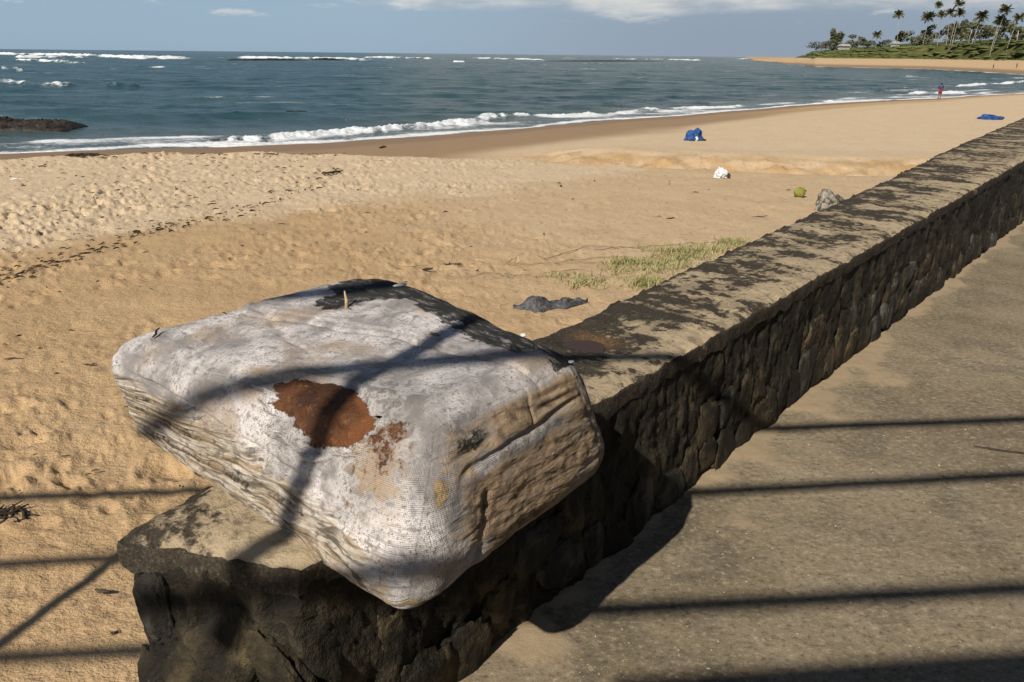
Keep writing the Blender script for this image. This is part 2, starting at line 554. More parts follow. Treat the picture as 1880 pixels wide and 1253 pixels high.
    g.set(p.inputs['Roughness'], g.math('SUBTRACT', .88, g.math('MULTIPLY', rm, .4)))
    g.set(p.inputs['Specular IOR Level'], .22)
    wv = g.math('MULTIPLY', weave, g.math('SUBTRACT', 1.0, g.math('MULTIPLY', rm, .9)))
    h = g.math('ADD', g.math('MULTIPLY', wv, .22), g.math('ADD', g.math('MULTIPLY', n2, .9), g.math('MULTIPLY', n3, .25)))
    h = g.math('ADD', h, g.math('MULTIPLY', g.math('MULTIPLY', st2, brown), .6))
    h = g.math('ADD', h, g.math('MULTIPLY', g.math('MULTIPLY', fs2, fd), .7))
    g.set(p.inputs['Normal'], g.bump(h, .85, .012))
    return m


def mat_plain(name, c0, c1, scale=8.0, rough=.8, bump=.0, spec=.3, dist=.01, detail=5, stretch=(1, 1, 1), rnd=False):
    m, g, p = new_mat(name)
    pos = g.n('TexCoord').outputs['Object']
    a = g.noise(g.scale(pos, stretch), scale, detail, .62, .2)
    f = g.ramp(a, .35, .66)
    if rnd:
        f = g.math('MULTIPLY', g.math('ADD', f, g.n('ObjectInfo').outputs['Random']), .5)
    g.set(p.inputs['Base Color'], g.mix(f, tuple(c0) + (1,), tuple(c1) + (1,)))
    g.set(p.inputs['Roughness'], rough)
    g.set(p.inputs['Specular IOR Level'], spec)
    if bump:
        g.set(p.inputs['Normal'], g.bump(a, bump, dist))
    return m


def mat_leaf(name, c0, c1, scale=.4, transl=.15):
    m, g, p = new_mat(name)
    pos = g.n('NewGeometry').outputs['Position']
    a = g.noise(pos, scale, 4, .6)
    b = g.noise(pos, scale * 9, 3, .6)
    f = g.math('ADD', g.math('MULTIPLY', a, .6), g.math('MULTIPLY', b, .4))
    g.set(p.inputs['Base Color'], g.mix(g.ramp(f, .36, .64), tuple(c0) + (1,), tuple(c1) + (1,)))
    g.set(p.inputs['Roughness'], .7)
    g.set(p.inputs['Specular IOR Level'], .2)
    g.set(p.inputs['Subsurface Weight'], 0.0)
    return m


M = dict(
    sand=mat_sand(), sea=mat_sea(), concrete=mat_concrete(), coping=mat_coping(), bale=mat_bale(),
    mortar=mat_stone('mossy_mortar', (.020, .016, .010, 1), (.075, .060, .038, 1), .75),
    stone=mat_stone('mossy_stone', (.030, .024, .014, 1), (.110, .083, .043, 1), .7),
    stone_grey=mat_stone('grey_stone', (.035, .033, .028, 1), (.105, .098, .080, 1), .55),
    rock=mat_plain('wet_dark_rock', (.007, .006, .005), (.048, .036, .023), 1.2, .6, 1.0, .4, .3),
    boulder=mat_plain('speckled_rock', (.05, .042, .034), (.33, .30, .25), 14, .85, 1.0, .2, .03),
    wood=mat_plain('driftwood', (.035, .026, .018), (.13, .095, .06), 20, .85, .6, .2, .004),
    straw=mat_plain('dry_straw', (.42, .30, .16), (.60, .47, .28), 30, .8, .3, .2, .002),
    chip=mat_plain('white_shell', (.55, .53, .5), (.8, .78, .75), 40, .6, .5, .3, .003),
    grit=mat_plain('pale_grit', (.20, .17, .12), (.50, .44, .35), 3, .8, .2, .2, .003),
    litter=mat_plain('dry_litter', (.03, .022, .015), (.14, .10, .06), 1.5, .9, .2, .1, .004),
    weed=mat_plain('dry_seaweed', (.012, .010, .008), (.06, .045, .028), 30, .8, .5, .2, .004),
    blue=mat_plain('blue_cloth', (.008, .032, .13), (.022, .085, .27), 6, .6, .5, .3, .05),
    white=mat_plain('white_bag', (.50, .52, .55), (.80, .81, .82), 12, .6, .6, .3, .03),
    navy=mat_plain('dark_plastic', (.012, .012, .015), (.03, .03, .035), 12, .5, .5, .4, .02),
    coconut=mat_plain('coconut_husk', (.16, .17, .03), (.30, .26, .07), 9, .6, .4, .3, .01),
    sheet=mat_plain('grey_plastic_sheet', (.045, .045, .047), (.12, .12, .125), 26, .6, .8, .3, .02),
    grass=mat_leaf('beach_grass_blade', (.20, .20, .075), (.40, .36, .17), 6),
    runner=mat_plain('vine_stem', (.20, .15, .08), (.34, .26, .14), 12, .85, 0, .2),
    scrub=mat_leaf('dune_scrub_leaf', (.058, .076, .024), (.118, .130, .046), .05),
    bush=mat_leaf('bush_leaf', (.060, .068, .038), (.14, .14, .072), .3),
    bush_grey=mat_leaf('grey_bush_leaf', (.06, .065, .05), (.13, .125, .095), .3),
    frond=mat_leaf('palm_frond', (.050, .062, .027), (.16, .145, .06), .35),
    trunk=mat_plain('palm_trunk', (.30, .28, .24), (.43, .40, .35), 1.5, .9, .3, .1, .05, stretch=(1, 1, 6)),
    skin=mat_plain('skin', (.16, .085, .05), (.22, .12, .075), 6, .6, 0, .3),
    hair=mat_plain('dark_hair', (.01, .008, .006), (.02, .016, .012), 20, .6, 0, .3),
    shirt=mat_plain('indigo_shirt', (.035, .03, .11), (.06, .05, .16), 6, .8, .3, .2, .02),
    shorts=mat_plain('red_shorts', (.20, .028, .026), (.28, .042, .038), 6, .8, .3, .2, .02),
    pole=mat_plain('grey_pole', (.10, .075, .05), (.20, .16, .11), 6, .85, .4, .2, .01, stretch=(1, 1, .2)),
    thatch=mat_plain('dry_thatch', (.12, .085, .045), (.24, .18, .10), 9, .95, .6, .1, .03),
    plaster=mat_plain('pale_plaster', (.30, .29, .26), (.40, .385, .35), 1, .9, 0, .2),
    rooftile=mat_plain('pale_roof', (.30, .29, .27), (.40, .385, .36), 1, .8, 0, .2),
    puddle=None, foamy=None,
)
mp, g, p = new_mat('puddle_water')
g.set(p.inputs['Base Color'], (.055, .028, .012, 1)); g.set(p.inputs['Roughness'], .03); g.set(p.inputs['IOR'], 1.33)
M['puddle'] = mp

# ------------------------------------------------------------------ terrain functions
SEA_Z = -2.7
NEAR = [(-900, 310), (-400, 296), (-100, 287), (180, 275.5), (400, 270), (600, 262), (800, 249), (960, 236), (1250, 213),
        (1400, 200), (1600, 186), (1725, 181), (1880, 172)]
near_az, near_r = [], []
for px_, py_ in NEAR:
    P = at(px_, py_, SEA_Z)
    near_az.append(math.atan2(P[0], P[1])); near_r.append(math.hypot(P[0], P[1]))
a1880 = near_az[-1]
near_az += [a1880 + .04, a1880 + .08, a1880 + .11, a1880 + .13, 1.6]
near_r += [150, 176, 205, 240, 3000]
FAR = [(1300, 9e3), (1372, 3000), (1385, 1000), (1400, 830), (1440, 600), (1500, 440), (1600, 421), (1700, 409), (1780, 360), (1880, 302)]
far_az = [az_of(a) for a, _ in FAR] + [a1880 + .05, a1880 + .11, a1880 + .13, 1.6]
far_r = [b for _, b in FAR] + [282, 255, 235, 100]
RIDGE = [(1380, -2.6), (1440, -.2), (1465, 1.4), (1480, 3.0), (1500, 5.2), (1550, 6.8), (1600, 8.0), (1650, 9.2), (1700, 10.0), (1780, 10.2), (1880, 10.8)]
ridge_az = [az_of(a) for a, _ in RIDGE]
ridge_h = [b for _, b in RIDGE]
CREST = np.array([(-80, 21), (-14, 22.3), (-12.5, 23.3), (-10.3, 24.3), (-7.2, 24.4), (-4, 23.4), (-1.4, 22.9), (.8, 22.2), (3.5, 20.7), (6, 19.7), (8.5, 19.2), (14, 19.0), (60, 19)])


def shore_s(x, y):
    """metres seaward (+) of the near water's edge, measured roughly square to it"""
    a, r = np.arctan2(x, y), np.hypot(x, y)
    rn = np.interp(a, near_az, near_r)
    k = np.interp(a, [-.6, 0, .35, .6], [.92, .86, .62, .5])
    return (r - rn) * k


def far_s(x, y):
    a, r = np.arctan2(x, y), np.hypot(x, y)
    return r - np.interp(a, far_az, far_r)


def sand_z(x, y, detail=True):
    x, y = np.asarray(x, float), np.asarray(y, float)
    a, r = np.arctan2(x, y), np.hypot(x, y)
    s = shore_s(x, y)
    yc = np.interp(x, CREST[:, 0], CREST[:, 1]) + .35 * pn(x * .7, 3.3) + .15 * pn(x * 2.3, 8.1)
    q = y - yc
    plat = -.42 - .036 * np.clip(y - 3, -2, 40) - .012 * np.clip(-x - 2, 0, 40)
    low = SEA_Z - .053 * np.clip(s, -1000, 0) - .075 * np.clip(s, 0, 40)
    low = np.minimum(low, -1.42 - .0 * x)
    gully = -.34 * np.exp(-((q - 2.2) / 1.5) ** 2) * sstep(x, -1.5, 3.0) + .16 * np.exp(-((q - 6.2) / 1.8) ** 2) * sstep(x, -1, 4)
    low = low + gully
    w = sstep(q, -.25, .55)
    near = plat * (1 - w) + low * w
    near = near + .10 * np.exp(-((q + .5) / .6) ** 2) * sstep(x, -2, -6) * (.6 + .8 * pn(x * .6, 1.1))
    # far beach and dune
    fs = far_s(x, y)
    h = np.interp(a, ridge_az, ridge_h)
    hb = np.minimum(h, 1.35)
    farz = np.where(fs < 0, SEA_Z + .06 * np.maximum(fs, -30),
                    SEA_Z + (hb - SEA_Z) * sstep(fs, -12, 52))
    farz = farz + np.maximum(h - hb, 0) * (.72 * sstep(fs, 50, 75) + .28 * sstep(fs, 70, 150))
    z = np.maximum(near, np.where(r > 190, farz, -9))
    return z


def ground(px, py):
    """where the ray through a picture point meets the sand"""
    v = ray(px, py)
    lo, hi = 1.0, 3000.0
    ts = np.geomspace(1.0, 900, 4000)
    P = np.array([0, 0, EYE]) + ts[:, None] * v
    dz_ = P[:, 2] - sand_z(P[:, 0], P[:, 1])
    i = int(np.argmax(dz_ < 0))
    if i == 0:
        return P[-1]
    f = dz_[i - 1] / (dz_[i - 1] - dz_[i])
    Q = P[i - 1] * (1 - f) + P[i] * f
    Q[2] = float(sand_z(Q[0], Q[1]))
    return Q


# wall axis: t along it (away from the camera), off = metres to the right of a line through the camera's foot
WD = np.array([math.sin(rad(39.9)), math.cos(rad(39.9))])
WN = np.array([WD[1], -WD[0]])


def wall_xy(t, off):
    return np.stack([t * WD[0] + off * WN[0], t * WD[1] + off * WN[1]], -1)


def front_off(t):
    return np.interp(t, [.6, 1.9, 2.5, 5.7, 9, 30], [-1.225, -1.25, -1.27, -1.28, -1.30, -1.36])


def back_off(t):
    return np.interp(t, [.5, .78, 2.3, 2.9, 4.3, 5.3, 7.2, 9.8, 14.7, 30], [-1.655, -1.67, -1.75, -1.78, -1.83, -1.86, -1.93, -2.06, -2.2, -2.5])


def wall_h(t):
    return .61 + .014 * np.maximum(0, t - 2.5)


# ------------------------------------------------------------------ sand
def build_sand():
    az_ = np.concatenate([np.linspace(rad(-130), rad(-50.6), 60), np.linspace(rad(-50), rad(52), 980)])
    r_ = np.concatenate([np.geomspace(.6, 1.13, 20), np.geomspace(1.15, 1500, 800)])
    R, A = np.meshgrid(r_, az_, indexing='ij')
    X, Y = R * np.sin(A), R * np.cos(A)
    off = X * WN[0] + Y * WN[1]
    s = shore_s(X, Y)
    pre = (off < np.where(R < 60, -1.50, 1e9)) & (R < 1480)
    pre &= (s < 13) | ((R > 180) & (far_s(X, Y) > -13))
    ix = np.flatnonzero(pre.ravel())
    full = np.full(X.size, -99.0)
    X, Y, R, s = X.ravel()[ix], Y.ravel()[ix], R.ravel()[ix], s.ravel()[ix]
    Z = sand_z(X, Y)
    yc = np.interp(X, CREST[:, 0], CREST[:, 1]) + .35 * pn(X * .7, 3.3) + .15 * pn(X * 2.3, 8.1)
    q = Y - yc
    onplat = sstep(q, .3, -.5)
    line = np.interp(X, [-20, -6.1, -4.9, -3.0, -.4, 2, 4, 10], [4.5, 9.0, 11.0, 12.8, 15.0, 17.5, 20.5, 24])
    pale = sstep(Y - line + 2.2 * fbm(X * .5, Y * .5, 4.0, 4), -1.2, 1.8) * onplat
    left = sstep(X, 3.5, -3.0)
    rough = onplat * (.35 + .65 * np.maximum(left, .0)) * np.interp(Y, [0, 3, 40], [1, 1, 1])
    nr_ = R < 45
    fp = np.zeros_like(X)
    xs, ys = X[nr_], Y[nr_]
    ws = .05 * fbm(xs * 6, ys * 6, 3.0, 2)
    fp[nr_] = pits(xs + ws, ys + ws, .46, 0, p=.55) * .30 + pits(xs + 3 + ws, ys + 7, .23, 9, p=.6) * .34 + pits(xs + 1, ys + 2 + ws, .12, 21, p=.6) * .34 + .020 * np.minimum(0, fbm(xs * 3.1, ys * 5.5, 4.0, 4))
    tr = np.zeros_like(X)
    rt = np.random.default_rng(4)
    xs, ys = X[nr_], Y[nr_]
    trn = np.zeros_like(xs)
    for (x0, y0, x1, y1) in ((-9, 9, -1, 21), (-12, 14, 4, 17), (-3.2, 3.0, -7.5, 13), (-1.5, 8, 6, 12.5), (-15, 19, 2, 21.5), (-5, 6.5, 3, 19)):
        L_ = math.hypot(x1 - x0, y1 - y0); ux, uy = (x1 - x0) / L_, (y1 - y0) / L_
        for i in range(int(L_ / .38)):
            cx = x0 + ux * i * .38 - uy * .11 * (1 if i % 2 else -1) + rt.normal(0, .04)
            cy = y0 + uy * i * .38 + ux * .11 * (1 if i % 2 else -1) + rt.normal(0, .04)
            mk = np.flatnonzero((np.abs(xs - cx) < .3) & (np.abs(ys - cy) < .3))
            if not len(mk):
                continue
            dx_, dy_ = xs[mk] - cx, ys[mk] - cy
            e1, e2 = (dx_ * ux + dy_ * uy) / .135, (dy_ * ux - dx_ * uy) / .06
            q_ = np.sqrt(e1 ** 2 + e2 ** 2)
            trn[mk] += -.034 * np.exp(-q_ ** 4) + .016 * np.exp(-((q_ - 1.35) / .3) ** 2)
    tr[nr_] = trn
    fp = fp * (.72 + .62 * pale) * np.clip(.75 + 1.5 * fbm(X * .35, Y * .35, 13.0, 3), .25, 1.5) + tr
    soft = .035 * fbm(X * .9, Y * .9, 1.5, 4) + .010 * fbm(X * 5, Y * 5, 2.5, 3)
    Z = Z + rough * fp + soft * onplat
    beyond = (1 - onplat) * (R < 200)
    Z = Z + beyond * sstep(s, -1, -10) * (.02 * fbm(X * .5, Y * .5, 6.0, 3) + .008 * fbm(X * 4, Y * 4, 6, 2))
    gul = np.exp(-((q - 4.2 - .8 * pn(X * .8, 5.0)) / 1.5) ** 2) * sstep(X, -2.0, 2.0) * (R < 60)
    Z = Z + gul * (.22 * fbm(X * 1.0, Y * 2.0, 9.0, 4))
    orange = np.clip(gul * .85 * (.75 + 1.5 * fbm(X * .6, Y * 1.6, 3.0, 4)), 0, 1)
    wet = sstep(s + 1.2 * fbm(X * .15, Y * .15, 2, 3), -9.5, -3.5) * (R < 200)
    damp = .72 * sstep(s + 3.5 * fbm(X * .07, Y * .12, 5, 3), -20, -13) * (1 - onplat) * (R < 200) * sstep(X, 30, 10)
    wet = np.maximum(wet, damp)
    wet = np.maximum(wet, sstep(far_s(X, Y), 14, 5) * (R > 200) * .9)
    dryf = np.clip(np.maximum(pale * .8, onplat * .42 * sstep(X + .35 * Y, 1.0, 5.0)) + (1 - onplat) * .72 * sstep(s, -13, -18) + (R > 200) * .25 + .12 * fbm(X * .8, Y * .8, 8, 3), 0, 1)
    fs = far_s(X, Y)
    veg = (R > 200) * sstep(fs + 6 * fbm(np.arctan2(X, Y) * 90, fs * .05, 2.0, 3), 44, 50) * sstep(Z, .9, 1.4)
    ok = (Z > SEA_Z - .6) & ~((R > 60) & (R < 190) & (s > 9))
    okf = np.zeros(full.shape, bool); okf[ix] = ok
    ok = okf.reshape(820, 1040)
    keep = ok[:-1, :-1] & ok[1:, :-1] & ok[:-1, 1:] & ok[1:, 1:]
    fcs = grid_faces(820, 1040, keep)
    inv = np.zeros(full.shape, np.int64); inv[ix] = np.arange(len(ix))
    fcs = inv[fcs]
    V, fcs, dr, we, og, vg = compact(np.stack([X, Y, Z], -1), fcs, dryf, wet, orange, veg)
    me = mesh_from('sand', V, fcs[:, ::-1], True, dict(dry=dr, wet=we, orange=og, veg=vg))
    link('sand', me, M['sand'], kind='structure')


build_sand()


# ------------------------------------------------------------------ sea
def build_sea():
    az_ = np.linspace(rad(-50), rad(42), 780)
    r_ = np.concatenate([np.geomspace(28, 1200, 620), np.geomspace(1230, 30000, 36)])
    R, A = np.meshgrid(r_, az_, indexing='ij')
    X, Y = R * np.sin(A), R * np.cos(A)
    s, fs = shore_s(X, Y), far_s(X, Y)
    near_edge = np.minimum(np.where(R < 260, s, 1e3), np.where(R > 180, -fs, 1e3))
    # swell running in towards the beach
    z = np.zeros_like(X)
    for L, amp, th, ph in ((19, .13, .25, .4), (11, .10, .05, 2.0), (6.3, .07, .45, 1.1), (3.6, .045, -.15, 4.0), (2.1, .026, .6, 0.3)):
        wx = X + 2.2 * pn(X * .05, Y * .05, ph) * L / 6
        wy = Y + 3.0 * pn(X * .04 + 5, Y * .06, ph) * L / 6
        ph_ = (wx * math.sin(th) + wy * math.cos(th)) * 2 * math.pi / L
        sh = 1 - 2 * np.abs(np.sin(ph_ / 2 + ph)) ** .8
        z = z + amp * sh * (.45 + .9 * np.clip(.5 + pn(X * .08 / (L / 8), Y * .1 / (L / 8), ph + 3), 0, 1.3)) * sstep(L / (R * .0095), 1.2, 3.0)
    crest = np.clip(z * 3.2 + .25, 0, 1)
    shelter = sstep(near_edge, 0, 14)
    z = z * (.06 + .94 * shelter)
    foam = np.zeros_like(X)
    alongx = fbm(X * .25, Y * .25, 3.0, 4)
    # foamy swash at the edge and wandering lines of old foam behind it
    e = s + 1.3 * fbm(X * .11, Y * .11, 1.0, 3) + .4 * fbm(X * .6, Y * .6, 4, 2)
    nearm = (R < 250)
    foam += nearm * .95 * np.exp(-((e - .15) / .75) ** 2)
    foam += nearm * .56 * sstep(e, -.5, .5) * sstep(e, 9, 3) * (.7 + .9 * alongx)
    foam += nearm * .45 * np.exp(-((e - 4.4 - 1.5 * alongx) / 1.1) ** 2) * sstep(alongx, -.35, .25)
    rgt = sstep(A, rad(14), rad(25))
    for c0, wd, amp in ((7.5, 1.6, .75), (13, 1.8, .6), (19, 2.2, .5), (27, 2.5, .4), (38, 3, .3)):
        foam += nearm * amp * (.35 + .9 * rgt) * np.exp(-((e - c0 - 3.5 * fbm(X * .05, Y * .05, c0, 3)) / wd) ** 2) * sstep(fbm(X * .12, Y * .12, c0 + 3, 3), -.12 - .2 * rgt, .25)
    foam += (R > 180) * .8 * np.exp(-((fs + 4) / 5) ** 2)
    # breakers: polyline (picture points on the water plane), depth, height, foam, density
    BR = [
        ([(330, 271), (470, 258), (600, 246), (700, 238), (800, 229.5), (880, 223), (930, 218)], 1.8, .26, .90, .08),
        ([(860, 222), (960, 215), (1020, 211), (1110, 209)], 1.3, .22, .9, .15),
        ([(1080, 213), (1180, 203), (1290, 198), (1390, 194)], 1.3, .16, .8, .1),
        ([(1490, 190), (1570, 186), (1650, 184)], 1.6, .2, 1.0, .2),
        ([(1660, 172), (1720, 170), (1780, 172)], 2.0, .25, 1.0, .2),
        ([(1740, 160), (1810, 155), (1880, 152), (1990, 150)], 3.0, .3, 1.0, .25),
        ([(1660, 142), (1690, 141)], 2.5, .3, 1.0, .4),
        ([(1800, 146), (1900, 143)], 2.5, .2, .8, .1),
        ([(-200, 140), (0, 151), (60, 156), (160, 158.5)], 4, .6, .85, .05),
        ([(190, 159), (260, 160)], 3, .4, .35, -.1),
        ([(0, 127), (45, 131)], 5, .8, 1.1, .2),
        ([(20, 111), (80, 114), (165, 118)], 10, .9, .95, .2),
        ([(240, 123.5), (310, 124.3)], 8, .4, .6, .0),
        ([(-300, 96), (20, 101), (160, 103.5), (240, 108), (380, 109)], 17, 1.6, 1.25, .38),
        ([(20, 106), (160, 107)], 14, 1.2, 1.25, .38),
        ([(415, 107), (520, 108.5), (640, 110), (700, 112)], 15, 1.3, 1.25, .25),
        ([(660, 107), (730, 107.5), (800, 109)], 16, 1.5, 1.15, .25),
        ([(830, 114.5), (855, 115)], 8, .8, 1.2, .4),
        ([(850, 108), (900, 108.5), (1010, 112)], 16, 1.1, 1.0, .15),
        ([(1030, 108), (1060, 108)], 20, 1.2, 1.1, .3),
        ([(1110, 109.5), (1220, 110.5), (1300, 112)], 18, 1.2, 1.05, .2),
        ([(1330, 109), (1385, 110)], 25, 1.6, 1.2, .4),
    ]
    for pts, dep, hgt, fa, dens in BR:
        aa, rr = [], []
        for px_, py_ in pts:
            P = at(px_, py_, SEA_Z)
            aa.append(math.atan2(P[0], P[1])); rr.append(math.hypot(P[0], P[1]))
        o = np.argsort(aa)
        aa, rr = np.array(aa)[o], np.array(rr)[o]
        ed = .12 * (aa[-1] - aa[0])
        inside = sstep(A, aa[0], aa[0] + ed) * sstep(A, aa[-1], aa[-1] - ed)
        rb = np.interp(A, aa, rr) + dep * .8 * fbm(A * 60, 2.2 + dep, hgt, 3)
        dd = (R - rb) / dep
        frg = 1 + .16 * fbm(X * 1.1, Y * .5, dep, 3) * (R < 160) + .35 * fbm(A * 400, R * .05, dep + 2, 2)
        irr = np.clip(.62 + dens + .9 * fbm(A * 42 + dep, R / dep * .15, hgt * 7, 4, .65), 0, 1.25)
        prof = np.where(dd < 0, np.exp(-(dd * 1.9) ** 2), np.exp(-(dd * .9) ** 2))
        z = z + inside * hgt * prof * (.5 + .5 * irr) * np.clip(frg, .3, 1.6)
        fo = np.where(dd < 0, np.exp(-(dd / .95) ** 2), np.exp(-(dd / .42) ** 2))
        foam = foam + inside * fa * fo * irr
        crest = np.maximum(crest, inside * prof)
    # scattered whitecaps
    wc = sstep(fbm(X * .022, Y * .085, 11.0, 5, .66), .28, .58)
    foam += .62 * wc * (R > 60) * sstep(crest, .2, .6)
    shal = sstep(near_edge, 22, 1)
    Z = SEA_Z + z + .02
    Z = np.where(near_edge < 2.0, np.minimum(Z, SEA_Z + .05 + .05 * np.maximum(-near_edge, 0)), Z)
    ok = (near_edge > -5) | (R > 1200)
    ok &= ~((R > 300) & (fs > 12) & (A > far_az[1]))
    keep = ok[:-1, :-1] & ok[1:, :-1] & ok[:-1, 1:] & ok[1:, 1:]
    nr, nc = X.shape
    V = np.stack([X, Y, Z], -1).reshape(-1, 3)
    f = grid_faces(nr, nc, keep)
    V, f, fo, sh, cr = compact(V, f, np.clip(foam, 0, 1.5).ravel(), shal.ravel(), crest.ravel())
    me = mesh_from('sea', V, f[:, ::-1], True, dict(foam=fo, shallow=sh, crest=cr))
    link('sea', me, M['sea'], kind='structure')
    bed = np.array([(-40000, 20, -4.6), (40000, 20, -4.6), (40000, 40000, -4.6), (-40000, 40000, -4.6)])
    link('seabed', mesh_from('seabed', bed, [(0, 1, 2, 3)]), M['sand'], kind='structure')


build_sea()


# ------------------------------------------------------------------ walkway
def build_walkway():
    t = np.concatenate([np.linspace(-6, .3, 40), np.linspace(.32, 5, 330), np.geomspace(5.05, 40, 150)])
    w = np.concatenate([np.linspace(-.12, 2.8, 300), np.geomspace(2.85, 14, 40)])
    T, O = np.meshgrid(t, w, indexing='ij')
    P = wall_xy(T, -1.25 + O)
    X, Y = P[..., 0], P[..., 1]
    Z = .006 * fbm(X * 2.5, Y * 2.5, 1, 3) + .0035 * fbm(X * 14, Y * 14, 2, 4)
    patch = fbm(X * 1.7 + 4, Y * 1.7, 5, 3)
    sandy = sstep(O + .20 * fbm(T * 1.6, 3.0, 2, 3) + .05 * fbm(T * 9, O * 9, 4, 2), .17, -.04) * .85
    for (px_, py_, ra) in ((1370, 950, .20), (1540, 760, .18), (1430, 850, .16), (1620, 690, .2), (1000, 1200, .12)):
        c = at(px_, py_, 0)
        sandy = sandy + .72 * np.exp(-(((X - c[0]) / ra) ** 2 + ((Y - c[1]) / (ra * 1.15)) ** 2)) * (.8 + patch)
    sandy = np.clip(sandy, 0, 1)
    Z = Z + .012 * np.clip(sandy - .4, 0, 1)
    V = np.stack([X, Y, Z], -1).reshape(-1, 3)
    f = grid_faces(len(t), len(w))
    me = mesh_from('walkway', V, f[:, ::-1], True, dict(sandy=sandy.ravel()))
    link('walkway', me, M['concrete'], kind='structure')


build_walkway()

# ------------------------------------------------------------------ stone sea wall
wall = thing('stone_wall', 'low rough stone sea wall with lichen-blackened cement top between beach and walkway', 'wall')


def build_wall():
    tt = np.concatenate([np.linspace(0, 3.2, 240), np.linspace(3.22, 8, 180), np.geomspace(8.05, 26, 90)])
    # --- masonry core: one skin from the far front, round the broken end, to the far beach side
    A0, B0 = wall_xy(.80, -1.225), wall_xy(.625, -1.625)
    n_end = np.array([B0[1] - A0[1], -(B0[0] - A0[0])]); n_end /= np.linalg.norm(n_end)
    if n_end @ WD > 0:
        n_end = -n_end
    pf = wall_xy(.80 + tt[::-1], front_off(.80 + tt[::-1]))
    ue = np.linspace(0, 1, 46)[1:-1]
    pe = A0 + (B0 - A0) * ue[:, None]
    tb = .625 + tt[::2]
    pb = wall_xy(tb, back_off(tb) + .035 * np.exp(-tt[::2] / .1))
    path = np.concatenate([pf, pe, pb])
    hh = np.concatenate([wall_h(.80 + tt[::-1]), np.full(len(pe), .61), wall_h(tb)]) - .030
    n0, n1_ = len(pf), len(pf) + len(pe)
    for _ in range(5):                                    # worn round corners
        lo, hi = n0 - 8, n1_ + 8
        path[lo:hi] = .25 * path[lo - 1:hi - 1] + .5 * path[lo:hi] + .25 * path[lo + 1:hi + 1]
    tg = np.gradient(path, axis=0)
    tg /= np.linalg.norm(tg, axis=1)[:, None]
    nr_ = np.stack([-tg[:, 1], tg[:, 0]], -1)
    if nr_[10] @ WN < 0:
        nr_ = -nr_
    nz = 120
    zz = np.linspace(0, 1, nz)
    Z = -1.1 + (hh[:, None] + 1.1) * zz[None, :]
    X = np.repeat(path[:, :1], nz, 1); Y = np.repeat(path[:, 1:], nz, 1)
    al = np.concatenate([[0], np.cumsum(np.linalg.norm(np.diff(path, axis=0), axis=1))])
    Sx = np.repeat(al[:, None], nz, 1)
    big_ = fbm(Sx * 4.5, Z * 2.4, 1.0, 3)
    mid_ = fbm(Sx * 15, Z * 6, 2.0, 4)
    fin_ = fbm(Sx * 52, Z * 26, 3.0, 3)
    rid = 1 - np.abs(fbm(Sx * 8 + .8 * fbm(Sx * 5, Z * 5, 6.0, 2), Z * 3.0, 4.0, 3)) * 2.2
    dn = .022 * big_ + .016 * mid_ + .007 * fin_ - .009 * np.clip(rid - .80, 0, 1) * 5 * (Z < hh[:, None] - .03)
    dn = dn * (.22 + .78 * sstep(hh[:, None] - Z, .0, .12)) + .004 + .016 * np.exp(-(hh[:, None] - Z) / .10) * (np.arange(len(path))[:, None] > n0 - 6) * (np.arange(len(path))[:, None] < n1_ + 6) * sstep(hh[:, None] - Z, -.01, .06)
    X = X + nr_[:, :1] * dn; Y = Y + nr_[:, 1:] * dn
    P = np.stack([X, Y, Z], -1)
    me = mesh_from('masonry_core', P.reshape(-1, 3), grid_faces(len(path), nz), True)
    link('masonry_core', me, M['mortar'], wall)
    # --- coping: cement slab on top with worn edges and a broken hollow that holds water
    nw = 64
    V = []
    tt = np.concatenate([np.zeros(6), tt])
    for it, t0 in enumerate(tt):
        tf, tb = .795 + t0, .615 + t0
        lip_e = -.075 * (1 - (it / 6) ** .8) - .006 if it < 6 else 0
        bow = -.008 * (1 - (it / 6) ** 3) if it < 6 else 0
        for k in range(nw):
            # 0..5 front lip, 6..57 top, 58..63 back lip
            if k < 6:
                u, dzv = 0, -.065 + .065 * (k / 6) ** .8 - .008
            elif k > nw - 7:
                u, dzv = 1, -.065 + .065 * ((nw - 1 - k) / 6) ** .8 - .008
            else:
                u, dzv = (k - 6) / (nw - 13), 0
            out = .0
            if k < 6:
                out = .010 - .010 * (k / 6) ** 3
            if k > nw - 7:
                out = -.010 + .010 * ((nw - 1 - k) / 6) ** 3
            t_ = tf + (tb - tf) * u
            fo, bo = float(front_off(tf)), float(back_off(tb)) + .035 * math.exp(-t0 / .1)
            V.append((t_ + bow + .012 * math.sin(min(max(u, 0), 1) * 3.14) * 0, fo + (bo - fo) * u + out, float(wall_h(t_)) + min(dzv, lip_e)))
    V = np.array(V)
    t_, o_, z_ = V.T
    lipk = np.array([[1.0 if (k < 6 or k > nw - 7 or i < 6) else 0.0 for k in range(nw)] for i in range(len(tt))]).ravel()
    ende = np.clip((t_ - (.795 + (.615 - .795) * np.clip((o_ + 1.225) / -.40, 0, 1))), 0, 9)
    edge_d = np.minimum(np.abs(o_ - front_off(t_)), np.abs(o_ - back_off(t_)))
    z2 = z_ + .014 * fbm(t_ * 2.2, o_ * 2.2, 1.0, 3) + .006 * fbm(t_ * 11, o_ * 11, 2.0, 3) + .0025 * fbm(t_ * 50, o_ * 50, 3.0, 2)
    z2 = z2 - (1 - lipk) * .016 * np.exp(-edge_d / .022) * (1 + .9 * fbm(t_ * 7, 2.0, 4.0, 3))
    z2 = z2 - (1 - lipk) * np.clip(fbm(t_ * 6.5, np.round(o_ * 1.2), 9.0, 3) - .25, 0, 1) * .10 * np.exp(-edge_d / .03)
